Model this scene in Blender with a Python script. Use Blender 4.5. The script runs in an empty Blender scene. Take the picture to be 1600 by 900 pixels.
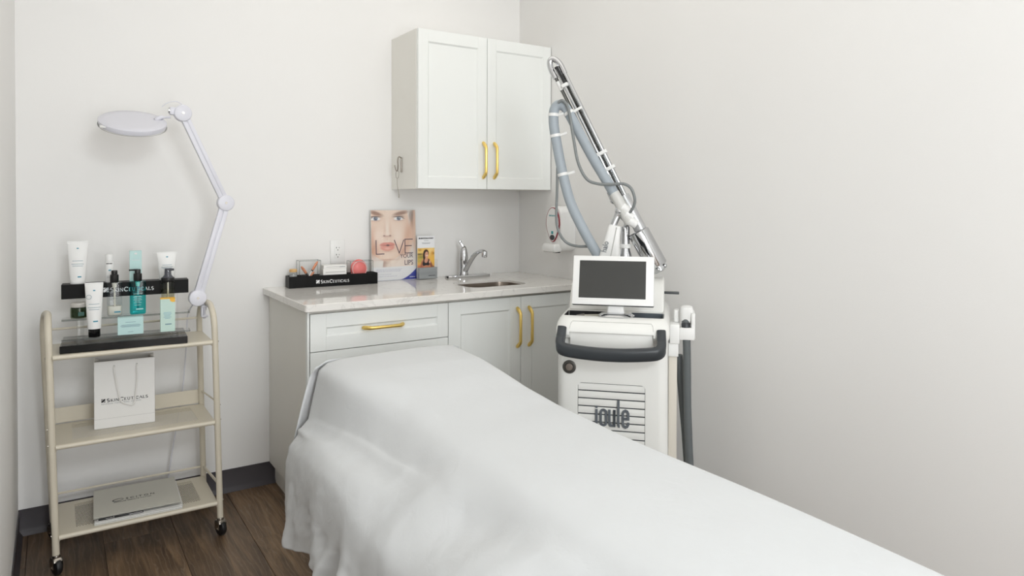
import bpy, bmesh, math, random
import numpy as np
from mathutils import Vector, Matrix, noise

random.seed(7)
S = bpy.context.scene
COL = S.collection
PI = math.pi

# ------------------------------------------------------------------ camera
cam_d = bpy.data.cameras.new('camera'); cam = bpy.data.objects.new('camera', cam_d); COL.objects.link(cam)
F_PX = 1097.51; YAW = math.radians(33.186); PITCH = math.radians(-0.7966); ROLL = math.radians(0.139)
cam_d.sensor_fit = 'HORIZONTAL'; cam_d.sensor_width = 36.0
cam_d.lens = 36.0*F_PX/1600.0
cam_d.shift_y = -(450-329.83)/1600.0
cam_d.clip_start = 0.02
Fv = Vector((math.sin(YAW)*math.cos(PITCH), math.cos(YAW)*math.cos(PITCH), math.sin(PITCH)))
R0 = Vector((math.cos(YAW), -math.sin(YAW), 0)); U0 = R0.cross(Fv)
Rv = R0*math.cos(ROLL)+U0*math.sin(ROLL); Uv = U0*math.cos(ROLL)-R0*math.sin(ROLL)
cm = Matrix((Rv, Uv, -Fv)).transposed().to_4x4()
cm.translation = Vector((-2.2360, -3.3439, 1.3164))
cam.matrix_world = cm
S.camera = cam

# ------------------------------------------------------------------ light and exposure
wd = bpy.data.worlds.new('world'); S.world = wd; wd.use_nodes = True
wd.node_tree.nodes['Background'].inputs[0].default_value = (0.9, 0.92, 1, 1)
wd.node_tree.nodes['Background'].inputs[1].default_value = 0.3

def area(name, loc, size, power, rot=(0, 0, 0), color=(1, 1, 1)):
    d = bpy.data.lights.new(name, 'AREA'); d.shape = 'RECTANGLE'
    d.size, d.size_y = size; d.energy = power; d.color = color
    o = bpy.data.objects.new(name, d); o.location = loc; o.rotation_euler = rot
    COL.objects.link(o); return o
area('bounce_key_light', (-1.65, -4.7, 2.70), (1.0, 1.0), 59, rot=(math.radians(55), 0, math.radians(-8)), color=(0.915, 0.97, 1.0))  # unseen key standing in for flash bounced off the ceiling, tilted forward
area('front_fill_light', (-1.65, -6.1, 1.15), (1.4, 2.1), 56, rot=(math.radians(90), 0, math.radians(0)), color=(0.97, 0.98, 1.0))  # fill added behind the camera to brighten the lower fronts, not a fixture
area('wide_ceiling_light', (-1.1, -1.5, 2.735), (1.8, 2.4), 11, color=(1.0, 0.955, 0.88))
S.view_settings.view_transform = 'Standard'; S.view_settings.look = 'None'
S.view_settings.exposure = -0.12; S.view_settings.gamma = 1.0
S.view_settings.use_curve_mapping = False
S.cycles.transparent_max_bounces = 40

# ------------------------------------------------------------------ materials
def lin(c):
    c = c/255.0
    return c/12.92 if c <= 0.04045 else ((c+0.055)/1.055)**2.4
def rgb(c): return (lin(c[0]), lin(c[1]), lin(c[2]), 1.0)

def M(name, c, rough=0.5, metal=0.0, var=0.03, scale=8.0, bump=0.0, bscale=60.0, coat=0.0, spec=0.5):
    """principled with a faint procedural tone variation and optional fine relief"""
    m = bpy.data.materials.new(name); m.use_nodes = True
    nt = m.node_tree; b = nt.nodes['Principled BSDF']
    b.inputs['Roughness'].default_value = rough; b.inputs['Metallic'].default_value = metal
    b.inputs['Coat Weight'].default_value = coat
    b.inputs['Specular IOR Level'].default_value = spec
    tc = nt.nodes.new('ShaderNodeTexCoord')
    n = nt.nodes.new('ShaderNodeTexNoise'); n.inputs['Scale'].default_value = scale; n.inputs['Detail'].default_value = 3
    nt.links.new(tc.outputs['Object'], n.inputs['Vector'])
    mix = nt.nodes.new('ShaderNodeMix'); mix.data_type = 'RGBA'
    base = rgb(c)
    mix.inputs[6].default_value = tuple(x*(1-var) for x in base[:3])+(1,)
    mix.inputs[7].default_value = tuple(min(1, x*(1+var)) for x in base[:3])+(1,)
    nt.links.new(n.outputs['Fac'], mix.inputs[0]); nt.links.new(mix.outputs[2], b.inputs['Base Color'])
    if bump > 0:
        n2 = nt.nodes.new('ShaderNodeTexNoise'); n2.inputs['Scale'].default_value = bscale; n2.inputs['Detail'].default_value = 4
        nt.links.new(tc.outputs['Object'], n2.inputs['Vector'])
        bp = nt.nodes.new('ShaderNodeBump'); bp.inputs['Strength'].default_value = bump; bp.inputs['Distance'].default_value = 0.004
        nt.links.new(n2.outputs['Fac'], bp.inputs['Height']); nt.links.new(bp.outputs['Normal'], b.inputs['Normal'])
    return m

def clear(name, tint, gloss=0.12, rough=0.03):
    """thin clear plastic: tinted see-through with a fresnel gloss"""
    m = bpy.data.materials.new(name); m.use_nodes = True
    nt = m.node_tree; nt.nodes.remove(nt.nodes['Principled BSDF'])
    t = nt.nodes.new('ShaderNodeBsdfTransparent'); t.inputs[0].default_value = tuple(tint)+(1,)
    g = nt.nodes.new('ShaderNodeBsdfGlossy'); g.inputs['Roughness'].default_value = rough
    lw = nt.nodes.new('ShaderNodeLayerWeight'); lw.inputs[0].default_value = 0.5
    pw = nt.nodes.new('ShaderNodeMath'); pw.operation = 'POWER'; pw.inputs[1].default_value = 4.5
    ma = nt.nodes.new('ShaderNodeMath'); ma.operation = 'MULTIPLY_ADD'; ma.inputs[1].default_value = gloss*3.5; ma.inputs[2].default_value = gloss*0.2
    nt.links.new(lw.outputs['Facing'], pw.inputs[0]); nt.links.new(pw.outputs[0], ma.inputs[0])
    mx = nt.nodes.new('ShaderNodeMixShader')
    nt.links.new(ma.outputs[0], mx.inputs[0]); nt.links.new(t.outputs[0], mx.inputs[1]); nt.links.new(g.outputs[0], mx.inputs[2])
    nt.links.new(mx.outputs[0], nt.nodes['Material Output'].inputs[0])
    return m

mWall = M('wall_paint', (240, 239, 237), 0.6, var=0.01, scale=2, bump=0.05, bscale=180)
mCeil = M('ceiling_paint', (244, 244, 243), 0.8, var=0.01)
mBase = M('vinyl_baseboard', (66, 62, 66), 0.5, var=0.06)
mCab = M('cabinet_white', (241, 243, 240), 0.42, var=0.008, scale=3)
mCabIn = M('cabinet_side', (238, 236, 229), 0.5, var=0.01)
mGold = M('brushed_brass', (240, 208, 122), 0.36, 0.75, var=0.05, scale=40)
mChrome = M('chrome', (205, 206, 208), 0.08, 1.0, var=0.02)
mSteel = M('brushed_steel', (168, 162, 154), 0.28, 1.0, var=0.08, scale=30)
mBlack = M('black_gloss_acrylic', (14, 14, 14), 0.10, var=0.05, spec=0.35)
mBlackT = M('black_satin_board', (15, 15, 15), 0.45, var=0.05, spec=0.15)
mBlackM = M('black_plastic', (22, 22, 23), 0.4, var=0.05)
mCart = M('cream_enamel', (216, 208, 190), 0.38, var=0.02)
mLamp = M('lamp_plastic', (224, 224, 232), 0.35, var=0.01)
mMach = M('machine_plastic', (236, 236, 232), 0.38, var=0.01)
mMachSide = M('machine_beige', (222, 216, 204), 0.5, var=0.01)
mDark = M('charcoal_plastic', (52, 56, 60), 0.35, var=0.05)
mGrayTx = M('grey_lettering', (96, 102, 108), 0.4, var=0.02)
mScreen = M('dark_screen', (58, 58, 56), 0.3, var=0.02)
mHose = M('grey_hose', (164, 173, 180), 0.5, var=0.04, scale=30)
mHoseD = M('dark_grey_hose', (92, 97, 98), 0.5, var=0.04, scale=30)
mCable = M('grey_cable', (128, 132, 132), 0.5, var=0.04)
mWhite = M('white_plastic', (238, 238, 236), 0.4, var=0.01)
mPaper = M('white_paper', (236, 235, 232), 0.6, var=0.01)
mFolder = M('grey_card', (206, 204, 194), 0.45, var=0.02)
mPage = M('page_grey', (190, 190, 186), 0.6, var=0.02)
mTeal = M('teal_print', (44, 140, 165), 0.5, var=0.03)
mMint = M('mint_carton', (194, 226, 224), 0.55, var=0.02)
mYellow = M('yellow_print', (246, 190, 66), 0.5, var=0.03)
mInk = M('black_ink', (30, 30, 32), 0.6, var=0.03)
mInkG = M('grey_ink', (150, 155, 158), 0.6, var=0.03)
mInkB = M('blue_grey_ink', (105, 140, 155), 0.6, var=0.03)
mWTxt = M('white_ink', (236, 236, 236), 0.5, var=0.01)
mPlum = M('plum_ink', (70, 42, 66), 0.6, var=0.03)
mCream = M('cream_lotion', (226, 222, 208), 0.4, var=0.02)
mGreen = M('green_gel', (74, 88, 66), 0.2, var=0.05)
mWood = M('light_wood', (222, 180, 120), 0.5, var=0.1, scale=60)
mCopper = M('copper_tip', (214, 138, 100), 0.35, 0.3, var=0.08, scale=60)
mPink = M('pink_silicone', (238, 120, 116), 0.4, var=0.06)
mGreyP = M('grey_pocket', (158, 162, 164), 0.4, var=0.03)
mRed = M('red_outline', (150, 60, 70), 0.4, var=0.03)
mRubber = M('black_rubber', (18, 18, 19), 0.5, var=0.1, scale=40)
mVoid = M('dark_recess', (40, 40, 42), 0.6, var=0.05)
mDeckIn = M('grey_recess', (96, 104, 110), 0.45, var=0.05)
cAcr = clear('clear_acrylic', (0.988, 0.99, 0.989), 0.14)
cBot = clear('clear_bottle', (0.92, 0.94, 0.95), 0.16)
cTeal = clear('teal_bottle', (0.22, 0.80, 0.81), 0.16)
cGrey = clear('smoke_bottle', (0.88, 0.88, 0.85), 0.16)

# sheet: fine crumple relief
def sheet_mat():
    m = M('white_sheet', (220, 222, 223), 0.85, var=0.008, scale=5)
    nt = m.node_tree; b = nt.nodes['Principled BSDF']
    tc = nt.nodes.new('ShaderNodeTexCoord')
    n1 = nt.nodes.new('ShaderNodeTexNoise'); n1.inputs['Scale'].default_value = 14; n1.inputs['Detail'].default_value = 5; n1.inputs['Roughness'].default_value = 0.55
    n1.inputs['Distortion'].default_value = 1.2
    bp = nt.nodes.new('ShaderNodeBump'); bp.inputs['Strength'].default_value = 0.16; bp.inputs['Distance'].default_value = 0.010
    n2 = nt.nodes.new('ShaderNodeTexNoise'); n2.inputs['Scale'].default_value = 900
    bp2 = nt.nodes.new('ShaderNodeBump'); bp2.inputs['Strength'].default_value = 0.15; bp2.inputs['Distance'].default_value = 0.001
    for n in (n1, n2): nt.links.new(tc.outputs['Object'], n.inputs['Vector'])
    nt.links.new(n1.outputs['Fac'], bp.inputs['Height']); nt.links.new(n2.outputs['Fac'], bp2.inputs['Height'])
    nt.links.new(bp.outputs['Normal'], bp2.inputs['Normal']); nt.links.new(bp2.outputs['Normal'], b.inputs['Normal'])
    return m
mSheet = sheet_mat()

# quartz with faint grey veins
def quartz_mat():
    m = M('white_quartz', (236, 233, 228), 0.06, var=0.012, scale=6)
    nt = m.node_tree; b = nt.nodes['Principled BSDF']; src = b.inputs['Base Color'].links[0].from_socket
    tc = nt.nodes.new('ShaderNodeTexCoord')
    n = nt.nodes.new('ShaderNodeTexNoise'); n.inputs['Scale'].default_value = 5.0; n.inputs['Detail'].default_value = 6; n.inputs['Distortion'].default_value = 1.5
    nt.links.new(tc.outputs['Object'], n.inputs['Vector'])
    r = nt.nodes.new('ShaderNodeValToRGB')
    r.color_ramp.elements[0].position = 0.485; r.color_ramp.elements[0].color = (0, 0, 0, 1)
    r.color_ramp.elements[1].position = 0.5; r.color_ramp.elements[1].color = (0.22, 0.22, 0.22, 1)
    e = r.color_ramp.elements.new(0.515); e.color = (0, 0, 0, 1)
    nt.links.new(n.outputs['Fac'], r.inputs['Fac'])
    mx = nt.nodes.new('ShaderNodeMix'); mx.data_type = 'RGBA'; mx.inputs[7].default_value = rgb((150, 146, 142))
    nt.links.new(r.outputs['Color'], mx.inputs[0]); nt.links.new(src, mx.inputs[6]); nt.links.new(mx.outputs[2], b.inputs['Base Color'])
    return m
mQuartz = quartz_mat()

# vinyl plank: stretched grain, cathedral streaks, tone per plank
def plank_mat():
    m = bpy.data.materials.new('walnut_vinyl_plank'); m.use_nodes = True
    nt = m.node_tree; b = nt.nodes['Principled BSDF']; b.inputs['Roughness'].default_value = 0.42
    L = nt.links.new; N = nt.nodes.new
    oi = N('ShaderNodeObjectInfo'); tc = N('ShaderNodeTexCoord')
    sc = N('ShaderNodeVectorMath'); sc.operation = 'SCALE'; sc.inputs['Scale'].default_value = 37.0
    cx = N('ShaderNodeCombineXYZ'); L(oi.outputs['Random'], cx.inputs[0]); L(oi.outputs['Random'], cx.inputs[1]); L(oi.outputs['Random'], cx.inputs[2])
    L(cx.outputs[0], sc.inputs[0])
    ad = N('ShaderNodeVectorMath'); ad.operation = 'ADD'; L(tc.outputs['Object'], ad.inputs[0]); L(sc.outputs[0], ad.inputs[1])
    mp = N('ShaderNodeMapping'); mp.inputs['Scale'].default_value = (22, 2.2, 1); L(ad.outputs[0], mp.inputs[0])
    n1 = N('ShaderNodeTexNoise'); n1.inputs['Scale'].default_value = 1.0; n1.inputs['Detail'].default_value = 8; n1.inputs['Roughness'].default_value = 0.65; n1.inputs['Distortion'].default_value = 0.8
    L(mp.outputs[0], n1.inputs['Vector'])
    r = N('ShaderNodeValToRGB'); e = r.color_ramp.elements
    e[0].position = 0.28; e[0].color = rgb((70, 54, 42)); e[1].position = 0.72; e[1].color = rgb((152, 124, 93))
    x = e.new(0.5); x.color = rgb((110, 88, 66))
    L(n1.outputs['Fac'], r.inputs['Fac'])
    mp2 = N('ShaderNodeMapping'); mp2.inputs['Scale'].default_value = (3.2, 0.55, 1); L(ad.outputs[0], mp2.inputs[0])
    w = N('ShaderNodeTexWave'); w.inputs['Scale'].default_value = 6; w.inputs['Distortion'].default_value = 9; w.inputs['Detail'].default_value = 3; w.inputs['Detail Scale'].default_value = 1.6
    L(mp2.outputs[0], w.inputs['Vector'])
    r2 = N('ShaderNodeValToRGB'); r2.color_ramp.elements[0].position = 0.86; r2.color_ramp.elements[1].position = 1.0
    r2.color_ramp.elements[1].color = (0.35, 0.35, 0.35, 1)
    L(w.outputs['Fac'], r2.inputs['Fac'])
    mx = N('ShaderNodeMix'); mx.data_type = 'RGBA'; mx.inputs[7].default_value = rgb((150, 134, 116))
    L(r2.outputs['Color'], mx.inputs[0]); L(r.outputs['Color'], mx.inputs[6])
    hs = N('ShaderNodeHueSaturation'); mr = N('ShaderNodeMapRange'); mr.inputs['To Min'].default_value = 0.0; mr.inputs['To Max'].default_value = 2.0
    sxc = N('ShaderNodeSeparateColor'); L(oi.outputs['Color'], sxc.inputs[0]); L(sxc.outputs[0], mr.inputs['Value']); L(mr.outputs[0], hs.inputs['Value']); L(mx.outputs[2], hs.inputs['Color'])
    hs.inputs['Saturation'].default_value = 0.95
    L(hs.outputs[0], b.inputs['Base Color'])
    bp = N('ShaderNodeBump'); bp.inputs['Strength'].default_value = 0.2; bp.inputs['Distance'].default_value = 0.002
    L(n1.outputs['Fac'], bp.inputs['Height']); L(bp.outputs['Normal'], b.inputs['Normal'])
    return m
mPlank = plank_mat()

# perforated enamel: small round holes in a staggered grid
def perf_mat():
    m = M('perforated_enamel', (216, 208, 190), 0.38, var=0.02)
    nt = m.node_tree; b = nt.nodes['Principled BSDF']; L = nt.links.new; N = nt.nodes.new
    tc = N('ShaderNodeTexCoord'); sx = N('ShaderNodeSeparateXYZ'); L(tc.outputs['Object'], sx.inputs[0])
    def math_(op, a, bb=None):
        n = N('ShaderNodeMath'); n.operation = op
        for i, v in enumerate((a, bb)):
            if v is None: continue
            if isinstance(v, (int, float)): n.inputs[i].default_value = v
            else: L(v, n.inputs[i])
        return n.outputs[0]
    def dist(ox, oy):
        px, py = 0.0095, 0.0140
        fx = math_('SUBTRACT', math_('FRACT', math_('ADD', math_('DIVIDE', sx.outputs[0], px), 100.0+ox)), 0.5)
        fy = math_('SUBTRACT', math_('FRACT', math_('ADD', math_('DIVIDE', sx.outputs[1], py), 100.0+oy)), 0.5)
        fx = math_('MULTIPLY', fx, px); fy = math_('MULTIPLY', fy, py)
        return math_('SQRT', math_('ADD', math_('MULTIPLY', fx, fx), math_('MULTIPLY', fy, fy)))
    d = math_('MINIMUM', dist(0, 0), dist(0.5, 0.5))
    hole = math_('LESS_THAN', d, 0.0026)
    t = N('ShaderNodeBsdfTransparent'); mx = N('ShaderNodeMixShader')
    L(hole, mx.inputs[0]); L(b.outputs[0], mx.inputs[1]); L(t.outputs[0], mx.inputs[2])
    L(mx.outputs[0], nt.nodes['Material Output'].inputs[0])
    return m
mPerf = perf_mat()

def print_mat(name):
    m = bpy.data.materials.new(name); m.use_nodes = True
    nt = m.node_tree; b = nt.nodes['Principled BSDF']; b.inputs['Roughness'].default_value = 0.35
    a = nt.nodes.new('ShaderNodeAttribute'); a.attribute_name = 'print'
    nt.links.new(a.outputs['Color'], b.inputs['Base Color']); return m
mPrint = print_mat('printed_sheet')

# ------------------------------------------------------------------ mesh helpers
class MB:
    def __init__(s): s.bm = bmesh.new()
    def _merge(s, bm2, mtx=None):
        if mtx is not None: bmesh.ops.transform(bm2, matrix=mtx, verts=bm2.verts)
        me = bpy.data.meshes.new('t'); bm2.to_mesh(me); bm2.free()
        s.bm.from_mesh(me); bpy.data.meshes.remove(me); return s
    def box(s, x0, x1, y0, y1, z0, z1, bev=0.0, seg=2, mtx=None):
        b = bmesh.new(); bmesh.ops.create_cube(b, size=1)
        for v in b.verts:
            v.co = Vector(((x0+x1)/2+v.co.x*(x1-x0), (y0+y1)/2+v.co.y*(y1-y0), (z0+z1)/2+v.co.z*(z1-z0)))
        if bev > 0: bmesh.ops.bevel(b, geom=b.edges[:], offset=bev, segments=seg, profile=0.5, affect='EDGES')
        return s._merge(b, mtx)
    def loft(s, loops, caps=True, mtx=None, closed=True):
        b = bmesh.new(); rows = [[b.verts.new(p) for p in lp] for lp in loops]
        n = len(rows[0])
        for a, c in zip(rows, rows[1:]):
            for i in range(n if closed else n-1):
                b.faces.new((a[i], a[(i+1) % n], c[(i+1) % n], c[i]))
        if caps:
            b.faces.new(list(reversed(rows[0]))); b.faces.new(rows[-1])
        bmesh.ops.recalc_face_normals(b, faces=b.faces)
        return s._merge(b, mtx)
    def tube(s, pts, r, seg=10, flat=None, caps=True):
        """r: radius or list; flat=(a,b) gives an elliptic section scaled on (normal, binormal)"""
        P = [Vector(p) for p in pts]; n = len(P); loops = []
        up = None
        for i, p in enumerate(P):
            t = (P[min(i+1, n-1)]-P[max(i-1, 0)]).normalized()
            if up is None:
                up = Vector((0, 0, 1)) if abs(t.z) < 0.9 else Vector((0, 1, 0))
            nn = (up-t*up.dot(t))
            nn = nn.normalized() if nn.length > 1e-6 else t.orthogonal().normalized()
            up = nn; bn = t.cross(nn); rr = r[i] if isinstance(r, (list, tuple)) else r
            a, c = flat if flat else (1, 1)
            loops.append([p+nn*math.cos(2*PI*k/seg)*rr*a+bn*math.sin(2*PI*k/seg)*rr*c for k in range(seg)])
        return s.loft(loops, caps)
    def cyl(s, p0, p1, r0, r1=None, seg=20, bev=0.0):
        p0, p1 = Vector(p0), Vector(p1); r1 = r0 if r1 is None else r1
        if bev <= 0: return s.tube([p0, p1], [r0, r1], seg)
        d = (p1-p0).normalized()
        return s.tube([p0, p0+d*bev*.3, p0+d*bev, p1-d*bev, p1-d*bev*.3, p1], [r0-bev, r0-bev*.3, r0, r1, r1-bev*.3, r1-bev], seg)
    def lathe(s, prof, c=(0, 0, 0), seg=28, mtx=None, caps=True):
        loops = [[Vector((c[0]+r*math.cos(2*PI*k/seg), c[1]+r*math.sin(2*PI*k/seg), c[2]+z)) for k in range(seg)] for r, z in prof]
        return s.loft(loops, caps, mtx)
    def ribbon(s, pts, w, t, mtx=None, y=0.0):
        """flat stroke of width w in the local XZ plane, t thick towards -y"""
        P = [Vector((p[0], p[1])) for p in pts]; n = len(P); Lp, Rp = [], []
        for i, p in enumerate(P):
            a = (P[i]-P[i-1]).normalized() if i > 0 else None; c = (P[i+1]-P[i]).normalized() if i < n-1 else None
            a = a or c; c = c or a
            tt = (a+c).normalized(); nn = Vector((-tt.y, tt.x)); k = 1/max(0.35, tt.dot(c))
            Lp.append(p+nn*w/2*k); Rp.append(p-nn*w/2*k)
        loops = [[Vector((l.x, y, l.y)), Vector((l.x, y-t, l.y)), Vector((r.x, y-t, r.y)), Vector((r.x, y, r.y))] for l, r in zip(Lp, Rp)]
        return s.loft(loops, True, mtx)
    def poly(s, pts, y0, y1, mtx=None):
        """prism of an XZ outline between y0 and y1"""
        return s.loft([[Vector((p[0], y0, p[1])) for p in pts], [Vector((p[0], y1, p[1])) for p in pts]], True, mtx)
    def ball(s, c, r, seg=16):
        b = bmesh.new(); bmesh.ops.create_uvsphere(b, u_segments=seg, v_segments=seg//2, radius=1)
        rr = r if isinstance(r, (tuple, list)) else (r, r, r)
        for v in b.verts: v.co = Vector((c[0]+v.co.x*rr[0], c[1]+v.co.y*rr[1], c[2]+v.co.z*rr[2]))
        return s._merge(b)
    def build(s, name, mat, parent=None, org=(0, 0, 0), loc=None, smooth=35, rot=None):
        o = Vector(org)
        if o.length > 0:
            for v in s.bm.verts: v.co -= o
        me = bpy.data.meshes.new(name); s.bm.to_mesh(me); s.bm.free()
        for m in (mat if isinstance(mat, (list, tuple)) else [mat]): me.materials.append(m)
        if smooth:
            me.shade_smooth(); me.set_sharp_from_angle(angle=math.radians(smooth))
        ob = bpy.data.objects.new(name, me); COL.objects.link(ob)
        if parent: ob.parent = parent
        if loc is not None: ob.location = loc
        if rot is not None: ob.rotation_euler = rot
        return ob

def rrect(cx, cy, hx, hy, r, z, n=6):
    out = []
    for qx, qy, a0 in ((1, 1, 0), (-1, 1, 90), (-1, -1, 180), (1, -1, 270)):
        for k in range(n+1):
            a = math.radians(a0+90*k/n)
            out.append(Vector((cx+qx*(hx-r)+r*math.cos(a), cy+qy*(hy-r)+r*math.sin(a), z)))
    return out
def rrect2(x0, x1, z0, z1, r, n=5):
    return [(v.x, v.y) for v in rrect((x0+x1)/2, (z0+z1)/2, (x1-x0)/2, (z1-z0)/2, r, 0, n)]

def thing(name, label, cat, loc=(0, 0, 0), rz=0.0, group=None):
    o = bpy.data.objects.new(name, None); COL.objects.link(o); o.empty_display_size = 0.05
    o.location = loc; o.rotation_euler = (0, 0, rz); tag(o, label, cat, group); return o
def tag(o, label, cat, group=None):
    o['label'] = label; o['category'] = cat
    if group: o['group'] = group
    return o
def struct(o): o['kind'] = 'structure'; return o

def cut(ob, mb):
    """subtract the closed shape in mb from ob's mesh"""
    me = bpy.data.meshes.new('c'); mb.bm.to_mesh(me); mb.bm.free()
    c = bpy.data.objects.new('c', me); COL.objects.link(c)
    md = ob.modifiers.new('b', 'BOOLEAN'); md.operation = 'DIFFERENCE'; md.object = c; md.solver = 'EXACT'
    par = ob.parent; ob.parent = None
    dg = bpy.context.evaluated_depsgraph_get(); dg.update()
    nm = bpy.data.meshes.new_from_object(ob.evaluated_get(dg)); old = ob.data
    ob.modifiers.clear(); ob.data = nm; nm.name = ob.name; nm.shade_smooth(); nm.set_sharp_from_angle(angle=math.radians(35))
    bpy.data.objects.remove(c); bpy.data.meshes.remove(me); bpy.data.meshes.remove(old); ob.parent = par
    return ob

def text(name, body, size, mat, parent, loc, rot=(PI/2, 0, 0), align='CENTER', space=1.0, sx=1.0, offset=0.0, ext=0.0003, caps=None):
    cu = bpy.data.curves.new('txt', 'FONT'); cu.body = body; cu.size = size; cu.align_x = align; cu.align_y = 'BOTTOM_BASELINE'
    cu.space_character = space; cu.extrude = ext; cu.offset = offset; cu.resolution_u = 3
    if caps:   # small capitals: indices keep full height
        cu.small_caps_scale = caps
        for i, ch in enumerate(cu.body_format): ch.use_small_caps = True
    t = bpy.data.objects.new('txt', cu); COL.objects.link(t)
    dg = bpy.context.evaluated_depsgraph_get(); dg.update()
    me = bpy.data.meshes.new_from_object(t.evaluated_get(dg))
    bpy.data.objects.remove(t); bpy.data.curves.remove(cu)
    me.name = name; me.materials.clear(); me.materials.append(mat)
    ob = bpy.data.objects.new(name, me); COL.objects.link(ob); ob.parent = parent
    ob.location = loc; ob.rotation_euler = rot; ob.scale = (sx, 1, 1); return ob

def blurred_print(name, mat, parent, xa, xb, z, h, y, word=.012):
    """a line of print too small to read in the photograph: short irregular dashes"""
    rr = random.Random(int(xa*1e4)+int(z*1e4)); b = MB(); x = xa
    while x < xb:
        w = min(word*rr.uniform(.35, 1.0), xb-x); b.box(x, x+w, y-.0004, y+.0002, z, z+h*rr.uniform(.75, 1.0)); x += w+word*.22
    return b.build(name, mat, parent, smooth=0)

def cat_rom(pts, n=8):
    P = [Vector(p) for p in pts]; P = [2*P[0]-P[1]]+P+[2*P[-1]-P[-2]]; out = []
    for i in range(1, len(P)-2):
        for k in range(n):
            t = k/n; a, b, c, d = P[i-1:i+3]
            out.append(0.5*((2*b)+(c-a)*t+(2*a-5*b+4*c-d)*t*t+(3*b-a-3*c+d)*t**3))
    out.append(P[-2]); return out

# ------------------------------------------------------------------ room shell
XL, YF, ZC = -2.355, -6.2, 2.75
def shell(name, *b, mat=mWall): return struct(MB().box(*b).build(name, mat, smooth=0))
shell('wall_back', XL-.12, .12, 0, .12, -.05, ZC+.05)
shell('wall_right', 0, .12, YF, 0, -.05, ZC+.05)
shell('wall_left', XL-.12, XL, YF, 0, -.05, ZC+.05)
shell('wall_front', XL-.12, .12, YF-.12, YF, -.05, ZC+.05)
shell('ceiling', XL-.12, .12, YF-.12, .12, ZC, ZC+.1, mat=mCeil)
floor = shell('floor', XL, 0, YF, 0, -.05, -.004, mat=mVoid)
PW, PL = 0.2455, 1.22
plank_me = {}
def plank(x0, x1, y0, y1, tone=1.0):
    key = (round(x1-x0, 4), round(y1-y0, 4))
    if key not in plank_me:
        o = MB().box(0, x1-x0, 0, y1-y0, -.0035, 0, bev=.0012, seg=1).build('plank', mPlank, floor); plank_me[key] = o.data
    else:
        o = bpy.data.objects.new('plank', plank_me[key]); COL.objects.link(o); o.parent = floor
    o.location = (x0, y0, 0); o.color = (tone*.5, tone*.5, tone*.5, 1)
seams = [-1.588+PW*k for k in range(-4, 8)]
offs = [0.30, 0.95, 0.25, 0.9, 0.53, 0.2, 0.75, 0.4, 1.0, 0.6, 0.1]
g = 0.0006
for k, x0 in enumerate(seams[:-1]):
    a, b = max(x0, XL)+g, min(x0+PW, 0)-g
    if b-a < 0.01: continue
    y = 0.0; y2 = -offs[k]
    while y > YF+.01:
        tone = {-1.588: 1.3 if y > -.1 else 1.12, -1.8335: .88, -2.079: 1.02}.get(round(x0, 4), random.uniform(.8, 1.2))
        plank(a, b, max(y2, YF)+g, y-g, tone); y = y2; y2 -= PL
def baseboard(name, L, mtx):
    pr = [(0, 0), (-.014, 0), (-.013, .006), (-.006, .016), (-.0035, .024), (-.0035, .101), (0, .102)]
    loops = [[Vector((x, p[0], p[1])) for p in pr] for x in (0, L)]
    return struct(MB().loft(loops, mtx=mtx).build(name, mBase, smooth=40))
baseboard('baseboard_back', -1.372-XL, Matrix.Translation((XL, -.0005, .0005)))
baseboard('baseboard_left', -YF-.016, Matrix.Translation((XL+.0005, YF, .0005)) @ Matrix.Rotation(PI/2, 4, 'Z'))
baseboard('baseboard_right', -YF-.66, Matrix.Translation((-.0005, -.66, .0005)) @ Matrix.Rotation(-PI/2, 4, 'Z'))

# ------------------------------------------------------------------ cabinet builders
def shaker(x0, x1, z0, z1, yf, fr_l, fr_r, fr_t, fr_b, th=.02, rec=.007):
    """door leaf with a recessed centre panel; yf is the front face"""
    b = MB(); a = .0012
    b.box(x0, x0+fr_l, yf, yf+th, z0, z1, bev=a, seg=1); b.box(x1-fr_r, x1, yf, yf+th, z0, z1, bev=a, seg=1)
    b.box(x0+fr_l-.0005, x1-fr_r+.0005, yf, yf+th, z1-fr_t, z1, bev=a, seg=1); b.box(x0+fr_l-.0005, x1-fr_r+.0005, yf, yf+th, z0, z0+fr_b, bev=a, seg=1)
    # sloped inner moulding and panel
    xa, xb, za, zb = x0+fr_l, x1-fr_r, z0+fr_b, z1-fr_t; c = .006
    o = [(xa, za), (xb, za), (xb, zb), (xa, zb)]; i = [(xa+c, za+c), (xb-c, za+c), (xb-c, zb-c), (xa+c, zb-c)]
    b.loft([[Vector((p[0], yf+.001, p[1])) for p in o], [Vector((p[0], yf+rec, p[1])) for p in i]], caps=False)
    b.box(xa+c-.001, xb-c+.001, yf+rec, yf+th-.002, za+c-.001, zb-c+.001)
    return b
def pull(L, mat_, parent, org, p, axis):
    """brass bar pull with faceted ends: p centre on the face, axis 'x' or 'z'"""
    h = L/2; out = .03
    prof = [(-h, 0, .0065), (-h+.006, .008, .009), (-h+.022, out-.004, .0085), (-h+.03, out, .0075), (0, out+.001, .0068),
            (h-.03, out, .0075), (h-.022, out-.004, .0085), (h-.006, .008, .009), (h, 0, .0065)]
    pts, rs = [], []
    for t, o_, r in prof:
        pts.append(Vector((p[0]+(t if axis == 'x' else 0), p[1]-o_, p[2]+(t if axis == 'z' else 0)))); rs.append(r)
    return MB().tube(pts, rs, seg=8).build('handle', mat_, parent, org=org, smooth=25)

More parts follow.
